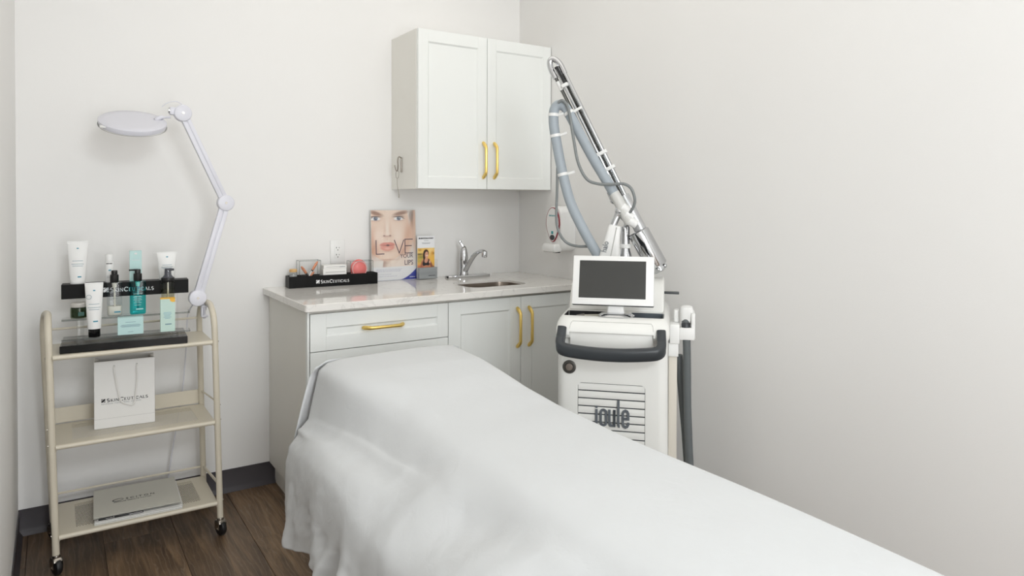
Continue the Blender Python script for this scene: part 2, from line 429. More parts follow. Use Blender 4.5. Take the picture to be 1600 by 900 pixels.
# upper cabinet
UX0, UX1, UZ0, UZ1, UD = -.7855, -.004, 1.376, 2.138, .3095
o = (-.395, 0, UZ0)
uc = thing('wall_cabinet', 'white two-door wall cabinet with brass bar pulls above the sink', 'cabinet', o)
b = MB(); D = UD-.021
b.box(UX0, UX0+.017, -D, -.001, UZ0, UZ1); b.box(UX1-.017, UX1, -D, -.001, UZ0, UZ1)
b.box(UX0+.017, UX1-.017, -D, -.001, UZ0+.002, UZ0+.019); b.box(UX0+.017, UX1-.017, -D, -.001, UZ1-.018, UZ1)
b.box(UX0+.017, UX1-.017, -.012, -.001, UZ0+.02, UZ1-.02)
b.build('carcass', mCabIn, uc, org=o, smooth=0)
for x0, x1, hx in ((UX0+.002, -.4035, -.4255), (-.4005, UX1-.001, -.361)):
    d = shaker(x0, x1, UZ0+.001, UZ1-.001, -UD, .052, .052, .058, .056).build('door', mCab, uc, org=o, smooth=0)
    pull(.18, mGold, d, o, (hx, -UD, 1.522), 'z')
hk = thing('wall_hook', 'small steel hook on the left side of the wall cabinet', 'hook', (UX0-.001, -.125, 1.49))
b = MB(); b.box(-.003, 0, -.008, .008, -.03, .042, bev=.001)
b.build('hook_plate', mSteel, hk)
MB().tube(cat_rom([(-.003, -.004, .04), (-.016, -.006, .045), (-.022, -.004, .03), (-.02, -.002, -.005), (-.02, .004, -.022), (-.024, .014, -.02), (-.028, .02, .004)], 6), .0035, seg=8).build('hook_prong', mSteel, hk)
ky = thing('keychain', 'key ring with a thin chain hanging from the cabinet side hook', 'keychain', (UX0-.02, -.117, 1.46))
MB().tube([(0, .018*math.cos(a), -.012+.02*math.sin(a)) for a in np.linspace(0, 2*PI, 25)], .0014, seg=6).build('ring', mSteel, ky)
MB().tube(cat_rom([(0, .002, -.03), (-.001, -.002, -.06), (0, -.008, -.085), (0, -.018, -.112)], 5), .0016, seg=6).build('chain', mSteel, ky)
MB().box(-.001, .001, -.026, -.014, -.128, -.11, bev=.0008).build('key', mSteel, ky)

# base cabinets
BF = -.615
o = (-1.09, 0, 0)
dc = thing('drawer_cabinet', 'white drawer base cabinet at the left end of the counter', 'cabinet', o)
b = MB()
b.box(-1.3965, -1.379, -.594, -.001, .1, .884); b.box(-.802, -.7845, -.594, -.001, .1, .884)
b.box(-1.379, -.802, -.594, -.001, .1, .118); b.box(-1.379, -.802, -.013, -.001, .12, .884); b.box(-1.379, -.802, -.594, -.5, .862, .884)
b.build('carcass', mCabIn, dc, org=o, smooth=0)
MB().box(-1.405, -1.397, -.612, -.59, .1, .8835).build('filler_strip', mCab, dc, org=o, smooth=0)
MB().box(-1.37, -.7845, -.54, -.003, .0005, .1).build('plinth', mCabIn, dc, org=o, smooth=0)
for z0, z1 in ((.7215, .870), (.415, .7185), (.108, .412)):
    d = shaker(-1.394, -.7855, z0, z1, BF, .064, .051, .0565 if z1 > .8 else .06, .057 if z1 > .8 else .06).build('drawer', mCab, dc, org=o, smooth=0)
    pull(.18, mGold, d, o, (-1.0885, BF, (z0+z1)/2+.003), 'x')
o = (-.395, 0, 0)
sk = thing('sink_cabinet', 'white two-door base cabinet under the sink', 'cabinet', o)
b = MB()
b.box(-.7835, -.766, -.594, -.001, .1, .884); b.box(-.0185, -.001, -.594, -.001, .1, .884)
b.box(-.766, -.0185, -.594, -.001, .1, .118); b.box(-.766, -.0185, -.013, -.001, .12, .884)
b.box(-.766, -.0185, -.594, -.57, .85, .884)
b.build('carcass', mCabIn, sk, org=o, smooth=0)
MB().box(-.7835, -.001, -.54, -.003, .0005, .1).build('plinth', mCabIn, sk, org=o, smooth=0)
for x0, x1, hx in ((-.7825, -.4005, -.421), (-.3985, -.06, -.3555)):
    d = shaker(x0, x1, .108, .870, BF, .061, .061, .0575, .058).build('door', mCab, sk, org=o, smooth=0)
    pull(.185, mGold, d, o, (hx, BF, .7275), 'z')
MB().box(-.058, -.001, BF, BF+.02, .108, .870).build('filler_strip', mCab, sk, org=o, smooth=0)

# countertop with the sink opening
loop = []
for z, ins in ((.8845, .002), (.8865, 0), (.912, 0), (.914, .002)):
    x0, x1, y0, y1 = -1.4244+ins, -.001, -.650+ins, -.001; r = .014
    lp = [Vector((x1, y0, z)), Vector((x1, y1, z)), Vector((x0, y1, z))]
    lp += [Vector((x0+r-r*math.cos(a), y0+r-r*math.sin(a), z)) for a in np.linspace(0, PI/2, 7)]
    loop.append(lp)
o = (-.71, -.32, .8845)
ct = MB().loft(loop).build('countertop', mQuartz, None, smooth=30)
SX0, SX1, SY0, SY1 = -.61, -.285, -.525, -.292
cut(ct, MB().loft([rrect((SX0+SX1)/2, (SY0+SY1)/2, (SX1-SX0)/2, (SY1-SY0)/2, .06, z, 8) for z in (.86, .95)]))
cut(ct, MB().box(SX0-.035, SX1+.035, SY0-.035, SY1+.035, .87, .9035))
tag(ct, 'white quartz countertop with faint grey veins over both base cabinets', 'countertop')
cxs, cys, hx, hy = (SX0+SX1)/2, (SY0+SY1)/2, (SX1-SX0)/2, (SY1-SY0)/2
o = (cxs, cys, .72)
sn = thing('sink', 'undermount stainless steel sink basin set in the countertop', 'sink', o)
lo = [rrect(cxs, cys, hx+.022, hy+.022, .08, .9028, 8), rrect(cxs, cys, hx-.001, hy-.001, .06, .9028, 8), rrect(cxs, cys, hx-.004, hy-.004, .06, .88, 8), rrect(cxs, cys, hx-.008, hy-.008, .06, .76, 8),
      rrect(cxs, cys, hx-.02, hy-.02, .055, .735, 8), rrect(cxs, cys, hx-.05, hy-.05, .05, .725, 8), rrect(cxs, cys, .02, .02, .015, .723, 8)]
bs = MB().loft(lo, caps=False).build('basin', M('sink_steel', (132, 122, 112), .3, 1.0, var=.08, scale=30), sn, org=o, smooth=50)
md = bs.modifiers.new('wall', 'SOLIDIFY'); md.thickness = .0015; md.offset = 0
MB().lathe([(.036, .7235), (.036, .727), (.03, .7275), (.024, .7245), (.001, .7245)], (cxs, cys, 0)).build('drain', mChrome, sn, org=o)

# faucet
o = (-.41, -.085, .914)
fc = thing('faucet', 'chrome single-lever faucet on an oval deck plate behind the sink', 'faucet', o)
b = MB(); b.loft([rrect(.025, 0, a, c, c-.002, z, 8) for a, c, z in ((.133, .029, .0005), (.134, .03, .006), (.131, .027, .011), (.12, .018, .0125))]); b.build('deck_plate', mChrome, fc)
MB().lathe([(.025, .012), (.026, .018), (.0215, .03), (.0215, .08), (.0225, .085), (.0225, .1), (.021, .125), (.016, .15), (.012, .16), (.004, .166)]).build('body', mChrome, fc)
MB().tube(cat_rom([(-.002, 0, .155), (-.007, .004, .168), (-.014, .009, .182), (-.02, .012, .193)], 4), [.007, .0075, .0075, .008, .008, .0075, .0075, .0075, .008, .0088, .009, .0085, .004], seg=10).build('lever', mChrome, fc)
MB().tube(cat_rom([(.002, -.015, .035), (.004, -.05, .075), (.004, -.1, .118), (.004, -.15, .142), (.004, -.19, .148), (.004, -.212, .14)], 6), [.014]*3+[.0135]*12+[.012]*12+[.013]*4, seg=12, flat=(.8, 1.1)).build('spout', mChrome, fc)
MB().cyl((.004, -.207, .148), (.004, -.207, .118), .0145, .014, bev=.002).build('aerator', mChrome, fc)

# outlet
o = (-1.0705, 0, 1.0675)
ou = thing('wall_outlet', 'white double wall outlet above the black counter tray', 'outlet', o)
MB().box(-.0365, .0365, -.006, -.0005, -.058, .058, bev=.003).build('cover_plate', mWhite, ou)
MB().box(-.0165, .0165, -.0078, -.006, -.0335, .0335, bev=.001).build('receptacle_face', mWhite, ou)
b = MB()
for zc in (.017, -.017):
    b.box(-.0085, -.0055, -.0081, -.0075, zc, zc+.007); b.box(.0055, .0075, -.0081, -.0075, zc+.0005, zc+.006)
    b.cyl((0, -.0081, zc-.008), (0, -.0075, zc-.008), .0026, seg=10)
b.build('socket_slots', mInk, ou, smooth=0)['kind'] = 'stuff'

# ------------------------------------------------------------------ lettering helper: small-cap word mark with square emblem
def wordmark(parent, x, z, w, h, y, mat, sub=None, name='lettering'):
    """emblem square then word in small capitals, fitted into width w; y is the face plane"""
    e = h*1.05; b = MB()
    # square cut by two slanting bands
    b.poly([(x, z), (x+e*.32, z), (x+e, z+e*.55), (x+e, z+e), (x+e*.68, z+e), (x, z+e*.45)], y, y-.0004)
    b.poly([(x, z+e*.6), (x+e*.5, z+e), (x, z+e)], y, y-.0004); b.poly([(x+e*.5, z), (x+e, z), (x+e, z+e*.4)], y, y-.0004)
    b.build('emblem', mat, parent, smooth=0)
    x0 = x+e*1.25; letters = 'SKINCEUTICALS'
    adv = {'I': .42, 'N': .98, 'C': .92, 'U': .95, 'A': .95, 'S': .8, 'K': .92, 'E': .8, 'T': .82, 'L': .76}
    tot = sum(adv[c]*(1.28 if i in (0, 4) else 1.0) for i, c in enumerate(letters)); u = (x+w-x0)/tot
    b = MB(); cx_ = x0
    sw_t, sw_n = u*.17, u*.075
    for i, c in enumerate(letters):
        k = 1.28 if i in (0, 4) else 1.0; hh = h if i in (0, 4) else h*.8; a = adv[c]*u*k; wd_ = a*.8
        Ls, Rs = cx_+a*.08, cx_+a*.08+wd_; T, B = z+hh, z
        st = lambda p, q, s_: b.ribbon([p, q], s_*k, .0004, y=y)
        def arc(cx2, cz2, rx, rz, a0, a1, s_):
            b.ribbon([(cx2+rx*math.cos(math.radians(t)), cz2+rz*math.sin(math.radians(t))) for t in np.linspace(a0, a1, 12)], s_*k, .0004, y=y)
        ser = lambda px, pz, s_=.30: b.ribbon([(px-u*s_*k/2, pz), (px+u*s_*k/2, pz)], sw_n*.9, .0004, y=y)
        m_ = (Ls+Rs)/2
        if c == 'I': st((m_, B), (m_, T), sw_t); ser(m_, B+sw_n/2); ser(m_, T-sw_n/2)
        elif c == 'N':
            st((Ls+u*.1, B), (Ls+u*.1, T), sw_n*1.3); st((Rs-u*.1, B), (Rs-u*.1, T), sw_n*1.3); st((Ls+u*.08, T), (Rs-u*.1, B), sw_t); ser(Ls+u*.1, B+sw_n/2); ser(Rs-u*.1, T-sw_n/2)
        elif c == 'K':
            st((Ls+u*.12, B), (Ls+u*.12, T), sw_t); st((Ls+u*.15, z+hh*.45), (Rs-u*.05, T), sw_n*1.2); st((Ls+u*.25, z+hh*.52), (Rs, B), sw_t); ser(Ls+u*.12, B+sw_n/2); ser(Ls+u*.12, T-sw_n/2)
        elif c == 'C':
            arc(m_+wd_*.08, z+hh/2, wd_*.5, hh*.46, 45, 315, sw_t*.9); st((Rs-u*.02, T), (Rs-u*.02, T-hh*.28), sw_n)
        elif c == 'S':
            arc(m_, z+hh*.72, wd_*.36, hh*.24, 40, 270, sw_t*.9); arc(m_, z+hh*.26, wd_*.38, hh*.235, 90, -140, sw_t*.9)
        elif c == 'E':
            st((Ls+u*.14, B), (Ls+u*.14, T), sw_t)
            for zz, l in ((B+sw_n/2, 1), (z+hh*.52, .75), (T-sw_n/2, .95)): b.ribbon([(Ls, zz), (Ls+wd_*l, zz)], sw_n*1.1, .0004, y=y)
        elif c == 'U':
            pts = [(Ls+u*.12, T), (Ls+u*.12, z+hh*.35)]+[(m_-(m_-Ls-u*.12)*math.cos(t), z+hh*.35-(hh*.31)*math.sin(t)) for t in np.linspace(.3, PI-.3, 8)]+[(Rs-u*.12, z+hh*.35), (Rs-u*.12, T)]
            b.ribbon(pts, sw_t*.8, .0004, y=y); ser(Ls+u*.12, T-sw_n/2); ser(Rs-u*.12, T-sw_n/2)
        elif c == 'T': st((m_, B), (m_, T), sw_t); b.ribbon([(Ls, T-sw_n/2), (Rs, T-sw_n/2)], sw_n*1.2, .0004, y=y); ser(m_, B+sw_n/2)
        elif c == 'A': st((Ls, B), (m_, T), sw_n*1.1); st((m_, T), (Rs, B), sw_t); b.ribbon([(Ls+wd_*.22, z+hh*.33), (Rs-wd_*.2, z+hh*.33)], sw_n, .0004, y=y); ser(Ls, B+sw_n/2, .22); ser(Rs, B+sw_n/2, .22)
        elif c == 'L': st((Ls+u*.14, B), (Ls+u*.14, T), sw_t); b.ribbon([(Ls, B+sw_n/2), (Rs, B+sw_n/2), (Rs, z+hh*.25)], sw_n*1.1, .0004, y=y); ser(Ls+u*.14, T-sw_n/2)
        cx_ += a
    b.build(name, mat, parent, smooth=0)
    if sub: text('strapline', sub, h*.44, mGrayTx, parent, (x, y, z-h*.65), align='LEFT', space=1.45, sx=1.0)

def open_box(x0, x1, y0, y1, z0, z1, t):
    b = MB(); b.box(x0, x1, y0, y1, z0, z0+t)
    b.box(x0, x1, y0, y0+t, z0+t, z1); b.box(x0, x1, y1-t, y1, z0+t, z1); b.box(x0, x0+t, y0+t, y1-t, z0+t, z1); b.box(x1-t, x1, y0+t, y1-t, z0+t, z1)
    return b

# ------------------------------------------------------------------ counter tray and its contents
TR = math.radians(-3.2); TO = Vector((-1.3325, -.1, .9142))
tr = thing('organizer_tray', 'long black open tray with white lettering on the counter', 'tray', TO, TR)
open_box(0, .4215, 0, .074, 0, .0535, .004).build('tray_body', mBlackT, tr, smooth=0)
wordmark(tr, .1235, .0165, .158, .0155, -.0003, mWTxt)
trm = Matrix.Translation(TO) @ Matrix.Rotation(TR, 4, 'Z')
def on_tray(x, y, z=.0042): return trm @ Vector((x, y, z))
def tray_thing(n, l, c, x, y, group=None): return thing(n, l, c, on_tray(x, y), TR, group)
j = tray_thing('cork_jar', 'tiny glass jar with a wooden lid at the left end of the counter tray', 'jar', .027, .036)
MB().lathe([(.017, 0), (.0185, .004), (.0185, .062), (.016, .067)]).build('glass', cBot, j)
MB().lathe([(.015, .001), (.0165, .003), (.0165, .058)]).build('filling', mPage, j)
MB().lathe([(.0165, .0675), (.0175, .069), (.0175, .079), (.016, .081)]).build('lid', mWood, j)
c1 = tray_thing('acrylic_box', 'clear acrylic box holding copper-tipped brushes in the counter tray', 'box', .098, .037)
open_box(-.049, .049, -.03, .03, 0, .119, .0025).build('box_walls', cAcr, c1, smooth=0)
e = MB()
for sx_, sy_ in ((-1, -1), (1, -1), (1, 1), (-1, 1)): e.box(sx_*.049-.0012, sx_*.049+.0012, sy_*.03-.0012, sy_*.03+.0012, 0, .119)
e.box(-.049, .049, -.0312, -.0288, .1175, .1197); e.box(-.0502, -.0478, -.03, .03, .1175, .1197); e.box(.0478, .0502, -.03, .03, .1175, .1197); e.box(-.049, .049, .0288, .0312, .1175, .1197)
mEdge = clear('acrylic_edge', (0.72, 0.74, 0.73), 0.2)
e.build('polished_edges', mEdge, c1, smooth=0)
brs = [((.022, -.018, .006), (-.038, -.016, .093), 'copper-tipped brush leaning left in the acrylic box', mBlackM), ((-.024, -.004, .006), (.042, .0, .112), 'white-handled copper-tipped brush leaning right in the acrylic box', mWhite),
       ((-.03, .012, .006), (.03, .018, .062), 'copper brush lying lowest at the back of the acrylic box', mCopper)]
for p, q, lab, hm in brs:
    p, q = on_tray(.098+p[0], .037+p[1], .0045+p[2]), on_tray(.098+q[0], .037+q[1], .0045+q[2])
    r = thing('applicator_brush', lab, 'brush', p, 0, None); d = q-p
    MB().tube([Vector((0, 0, 0)), d*.62], [.0032, .0038], seg=8).build('brush_handle', hm, r)
    MB().tube([d*.6, d*.64, d*.9, d], [.0045, .006, .0062, .003], seg=8).build('brush_tip', mCopper, r)
    MB().tube([d*.58, d*.63], .0055, seg=8).build('ferrule', mBlackM, r)
for k in range(3):
    bx = tray_thing('cotton_box', ['white carton at the bottom of the stack in the tray middle', 'flat white carton on the lower carton in the tray middle', 'topmost thin white carton of the stack in the tray'][k], 'carton', .213, .037)
    h0 = (0, .046, .078)[k]; h1 = (.0455, .0775, .094)[k]; i = (0, .001, .004)[k]
    MB().box(-.056+i, .056+i*.3, -.031+i*.3, .031, h0, h1, bev=.0008, seg=1).build('carton_body', mPaper, bx, smooth=0)
    MB().box(-.056+i+.012, .05, -.0318+i*.3, -.031+i*.3, h0+(h1-h0)*.45, h0+(h1-h0)*.55).build('lid_seam', mPage, bx, smooth=0)
    if k == 2: blurred_print('carton_print', mInkG, bx, .022, .05, h0+.006, .004, -.0319+i*.3, .006)
c2 = tray_thing('acrylic_box', 'clear acrylic box holding a pink cleansing pad at the tray right end', 'box', .345, .037)
open_box(-.056, .056, -.03, .03, 0, .108, .0025).build('box_walls', cAcr, c2, smooth=0)
e = MB()
for sx_, sy_ in ((-1, -1), (1, -1), (1, 1), (-1, 1)): e.box(sx_*.056-.0012, sx_*.056+.0012, sy_*.03-.0012, sy_*.03+.0012, 0, .108)
e.box(-.056, .056, -.0312, -.0288, .1065, .1087); e.box(-.056, .056, .0288, .0312, .1065, .1087); e.box(-.0572, -.0548, -.03, .03, .1065, .1087); e.box(.0548, .0572, -.03, .03, .1065, .1087)
e.build('polished_edges', mEdge, c2, smooth=0)
pk = tray_thing('cleansing_pad', 'round pink cleansing pad in the right-hand acrylic box', 'pad', .338, .037); pk.location.z += .0028
MB().ball((0, 0, .066), (.042, .022, .046), 20).build('pad', mPink, pk)
MB().box(-.04, .042, -.024, .024, 0, .044, bev=.008).build('grey_base', M('pad_grey', (150, 160, 166), .4), pk)
ring = [(.035*math.cos(a), -.021+.006*abs(math.cos(a)), .066+.038*math.sin(a)) for a in np.linspace(0, 2*PI, 30)]
MB().tube(ring, .003, seg=8).build('pad_rim', M('pale_pink', (240, 178, 176), .4), pk)

# ------------------------------------------------------------------ printed pictures (flat prints built as coloured fine grids)
def L3(c): return np.array([lin(c[0]), lin(c[1]), lin(c[2])])
def picture(name, w, h, nx, nz, fn, parent, loc, rot=(0, 0, 0)):
    xs = np.linspace(0, 1, nx); zs = np.linspace(0, 1, nz); U, V = np.meshgrid(xs, zs)
    colr = fn(U, V)                                     # (nz,nx,3) linear
    vs = [(float(u)*w, 0.0, float(v)*h) for v in zs for u in xs]
    fs = [(j*nx+i, j*nx+i+1, (j+1)*nx+i+1, (j+1)*nx+i) for j in range(nz-1) for i in range(nx-1)]
    me = bpy.data.meshes.new(name); me.from_pydata(vs, [], fs); me.materials.append(mPrint)
    at = me.color_attributes.new('print', 'FLOAT_COLOR', 'POINT')
    flat = np.concatenate([colr.reshape(-1, 3), np.ones((nx*nz, 1))], 1).astype(np.float32).ravel(); at.data.foreach_set('color', flat)
    ob = bpy.data.objects.new(name, me); COL.objects.link(ob); ob.parent = parent; ob.location = loc; ob.rotation_euler = rot; return ob
class Paint:
    def __init__(s, U, V, bg): s.U, s.V = U, V; s.c = np.ones(U.shape+(3,))*L3(bg)
    def mix(s, m, c): m = np.clip(m, 0, 1)[..., None]; s.c = s.c*(1-m)+L3(c)*m
    def ell(s, x, y, rx, ry, c, soft=.1, a=1.0, rot=0.0, asp=.69):
        """soft ellipse; coordinates u across (0-1), v up (0-1); asp = width/height of the print"""
        dx, dy = (s.U-x), (s.V-y)/asp; cr, sr = math.cos(rot), math.sin(rot)
        p, q = (dx*cr+dy*sr)/rx, (-dx*sr+dy*cr)/(ry/asp)
        d = np.sqrt(p*p+q*q); s.mix(a*np.clip((1-d)/soft+.5, 0, 1), c)
    def glow(s, x, y, rx, ry, c, a=1.0, rot=0.0, asp=.69):
        dx, dy = (s.U-x), (s.V-y)/asp; cr, sr = math.cos(rot), math.sin(rot)
        p, q = (dx*cr+dy*sr)/rx, (-dx*sr+dy*cr)/(ry/asp); s.mix(a*np.exp(-(p*p+q*q)), c)
    def half(s, d, c, soft=.01, a=1.0): s.mix(a*np.clip(d/soft+.5, 0, 1), c)

def face(U, V):
    P = Paint(U, V, (238, 233, 228))
    # U 0..1 left to right, V 0..1 bottom to top
    P.glow(.96, .72, .12, .35, (206, 170, 146), .75); P.ell(.93, .80, .05, .26, (168, 118, 88), .5, .8, -.08); P.ell(.90, .92, .05, .08, (120, 110, 104), .6, .7)
    P.ell(.97, .70, .03, .30, (226, 188, 162), .5, .7)                                  # hand and hair at the right
    P.ell(.80, .55, .13, .24, (238, 200, 176), .4, .8, -.25)
    P.ell(.34, .10, .10, .30, (150, 92, 62), .25, .95, 0); P.ell(.62, .18, .34, .14, (243, 226, 212), .4, .9)   # neck shade, shoulder
    # face oval and jaw
    P.ell(.36, .80, .475, .52, (242, 214, 194), .05); P.ell(.35, .52, .385, .235, (240, 210, 188), .06); P.ell(.36, .62, .44, .30, (243, 216, 197), .12)
    P.glow(.00, .55, .12, .22, (206, 140, 98), .8); P.glow(.80, .62, .09, .25, (216, 160, 124), .75, -.15); P.glow(.66, .45, .12, .10, (226, 176, 146), .6, .7); P.glow(.06, .42, .12, .08, (214, 158, 122), .7, -.7)
    P.glow(.35, .66, .05, .22, (252, 238, 226), .8); P.glow(.15, .62, .12, .12, (250, 230, 216), .7); P.glow(.58, .62, .11, .13, (250, 230, 216), .7); P.glow(.36, .95, .2, .12, (249, 228, 212), .6); P.glow(.34, .31, .14, .05, (250, 226, 208), .7)
    P.glow(.03, .44, .05, .12, (198, 138, 106), .55, -.5); P.glow(.69, .40, .035, .13, (200, 142, 112), .6, -.65); P.glow(.35, .295, .22, .012, (196, 140, 112), .6)
    # brows
    P.ell(.10, .955, .15, .028, (150, 104, 78), .8, .95, -.28); P.ell(.66, .955, .16, .027, (150, 104, 78), .8, .95, .20)
    # nose
    P.glow(.30, .70, .025, .13, (222, 178, 152), .4); P.glow(.42, .70, .025, .13, (226, 184, 158), .4)
    P.glow(.35, .630, .085, .014, (186, 116, 92), .75); P.ell(.285, .637, .022, .010, (120, 62, 52), .9, .8); P.ell(.415, .637, .022, .010, (120, 62, 52), .9, .8); P.glow(.35, .665, .05, .03, (250, 230, 216), .8)
    P.glow(.35, .59, .03, .03, (222, 172, 148), .5)
    # eyes
    for x, s_ in ((.095, -1), (.61, 1)):
        P.glow(x, .885, .14, .042, (206, 160, 134), .75); P.ell(x, .878, .105, .027, (244, 240, 238), .3); P.ell(x+.005, .882, .046, .030, (86, 112, 142), .3); P.ell(x+.005, .882, .020, .014, (26, 30, 40), .5)
        P.ell(x+.015, .889, .008, .006, (250, 250, 250), .6)
        P.ell(x, .909, .125, .009, (84, 56, 48), .8, .9, .05*s_); P.ell(x+.09*s_, .893, .05, .010, (100, 70, 58), .8, .8, -.45*s_); P.ell(x, .853, .10, .006, (176, 122, 102), .9, .6)
    # lips, slightly open
    P.glow(.35, .475, .20, .06, (232, 178, 154), .55)
    P.ell(.28, .515, .10, .026, (222, 138, 122), .4, 1, .14); P.ell(.42, .515, .10, .026, (222, 138, 122), .4, 1, -.14); P.ell(.35, .47, .155, .048, (230, 148, 130), .25)
    P.glow(.35, .455, .07, .016, (248, 196, 180), .8); P.ell(.355, .500, .125, .007, (168, 80, 72), .8, .8); P.ell(.36, .500, .035, .013, (96, 34, 34), .6)
    P.glow(.35, .415, .10, .012, (206, 146, 120), .6)
    # white footer with blue corner
    edge = .192+.0*U; P.half(edge-V, (240, 240, 242), .012)
    P.half(.30-V-.11*np.abs(1-U)*0-.16, (240, 240, 242), .01, 0)
    P.c = np.clip(P.c*1.0+.10*(1-P.c)*(V>.19)[..., None], 0, 1)
    cor = (U-.60)/.40; P.half((np.clip(cor, 0, 1)**1.7)*.155-V, (58, 70, 168), .01); P.half((np.clip((U-.80)/.20, 0, 1)**1.7)*.06-V, (44, 50, 140), .02, .7)
    P.half((np.clip((U-.55)/.45, 0, 1)**1.5)*.20-V, (176, 190, 222), .03, .0)
    return P.c

o = (-.909, -.043, .9142)
po = thing('poster_stand', 'tall poster of a pursed-lipped face standing on the counter against the wall', 'poster', o, math.radians(1.0))
po.rotation_euler = (math.radians(-2.5), 0, math.radians(1.0))
PWd, PH = .247, .357
MB().box(0, PWd, .0006, .004, 0, PH).build('backing_board', mPaper, po, smooth=0)
picture('printed_face', PWd-.002, PH-.002, 150, 216, face, po, (.001, 0, .001))
fr = MB(); fr.box(-.0025, PWd+.0025, -.003, -.0012, 0, PH+.002); fr.box(-.0025, PWd+.0025, .0042, .006, 0, PH+.002)
fr.box(-.02+.02, PWd, -.003, .04, -.0001, .0022)
fr.build('acrylic_frame', cAcr, po, smooth=0)
fx = lambda px: (px-.0)*PWd; fz = lambda pv: pv*PH
tk = .0042
def stroke(bb, pts, w=tk): bb.ribbon([(p[0]*PWd, p[1]*PH) for p in pts], w, .0004, y=-.0004)
for strokes in ([[(.105, .578), (.105, .381), (.28, .381)]], [[(.505, .574), (.612, .383), (.72, .574)]], [[(.925, .578), (.745, .578), (.745, .381), (.925, .381)], [(.745, .485), (.90, .485)]]):
    b = MB()
    for q_ in strokes: stroke(b, q_)
    b.build('printed_letter', mPlum, po, smooth=0)
text('second_line_print', 'YOUR', .030, mPlum, po, (.925*PWd, -.0005, .312*PH), align='RIGHT', sx=.88)
text('third_line_print', 'LIPS', .035, mPlum, po, (.925*PWd, -.0005, .212*PH), align='RIGHT', sx=.84, offset=.0002)
b = MB()
for zz, l in ((.158, .55), (.143, .55), (.128, .48), (.088, .32), (.06, .42)):
    x = .10
    while x < .10+l:
        w_ = random.uniform(.02, .06); b.box(x*PWd, (x+w_)*PWd, -.0006, -.0001, zz*PH, (zz+.005)*PH); x += w_+.012
b.build('small_print', M('lilac_ink', (196, 196, 212), .6), po, smooth=0)
blurred_print('corner_print', mWTxt, po, .84*PWd, .96*PWd, .032*PH, .004, -.0006, .006)

def runner(U, V):
    P = Paint(U, V, (236, 184, 96)); A = .46
    k = lambda *a, **q: P.ell(*a, asp=A, **q); gl = lambda *a, **q: P.glow(*a, asp=A, **q)
    gl(.15, .62, .3, .1, (240, 206, 120)); gl(.2, .50, .25, .05, (120, 130, 60), .9); gl(.12, .57, .28, .022, (60, 52, 40), .9); gl(.8, .64, .25, .12, (248, 216, 140)); gl(.88, .58, .1, .06, (214, 146, 50))
    gl(.15, .42, .3, .06, (190, 170, 90)); gl(.9, .44, .2, .1, (240, 190, 80)); gl(.95, .585, .03, .02, (70, 60, 50), .8); gl(.14, .67, .10, .03, (176, 120, 50), .7)
    gl(.3, .27, .6, .05, (196, 110, 96)); gl(.7, .24, .4, .03, (220, 130, 84)); gl(.9, .26, .1, .02, (90, 90, 96), .8)
    # figure
    k(.50, .37, .28, .105, (204, 140, 110), soft=.25); k(.26, .33, .07, .09, (176, 112, 84), soft=.4, rot=-.3); k(.78, .33, .07, .10, (150, 92, 70), soft=.4, rot=.5)
    k(.50, .42, .085, .06, (222, 164, 134), soft=.3); k(.50, .345, .21, .075, (34, 34, 38), soft=.15); k(.50, .405, .10, .045, (216, 156, 128), soft=.3)
    k(.37, .40, .035, .06, (34, 34, 38), soft=.3); k(.66, .40, .035, .06, (34, 34, 38), soft=.3); k(.52, .27, .16, .035, (206, 138, 106), soft=.3); k(.72, .38, .05, .035, (232, 178, 150), soft=.4)
    k(.50, .585, .16, .095, (58, 40, 36), soft=.2); k(.39, .53, .07, .10, (52, 36, 32), soft=.3); k(.535, .55, .105, .078, (226, 168, 140), soft=.2); gl(.56, .535, .06, .012, (246, 226, 214), .9)
    k(.50, .572, .022, .006, (60, 40, 36), soft=.6); k(.60, .572, .022, .006, (60, 40, 36), soft=.6)
    P.half(V-.715, (242, 243, 245), .012); P.half(.195-V, (158, 162, 164), .01)
    return P.c
o = (-.672, -.062, .9142)
br = thing('brochure_holder', 'small counter holder with a brochure of a smiling woman in a black top', 'brochure', o, math.radians(1))
picture('brochure_print', .098, .218, 70, 150, runner, br, (.003, .0, .004))
MB().box(.003, .101, .0005, .006, .004, .222).build('brochure_pages', mPaper, br, smooth=0)
blurred_print('brochure_title', mInk, br, .010, .094, .207, .007, -.0004, .007)
b = MB()
for zz, x0, x1 in ((.197, .04, .066), (.186, .028, .078), (.1815, .03, .074)): b.box(x0, x1, -.0006, -.0001, zz, zz+.0016)
b.build('small_print', mInkG, br, smooth=0)
hb = MB(); hb.box(-.001, .107, -.028, -.026, 0, .062, bev=.0005, seg=1); hb.box(-.001, .107, -.026, .014, 0, .0025); hb.box(-.001, .107, .009, .011, .003, .10); hb.box(-.001, .001, -.026, .014, .0025, .05); hb.box(.105, .107, -.026, .014, .0025, .10)
hb.build('clear_pocket', cAcr, br, smooth=0)
MB().box(.002, .104, -.0255, -.0015, .003, .06, bev=.001, seg=1).build('grey_insert', mGreyP, br, smooth=0)
blurred_print('pocket_print', mDark, br, .052, .09, .018, .0032, -.0283, .006)
sc_ = MB().box(-.517, -.499, -.105, -.092, .9145, .925, bev=.003).build('stopper', mBlackM, None)
tag(sc_, 'small black stopper beside the faucet deck plate', 'stopper')

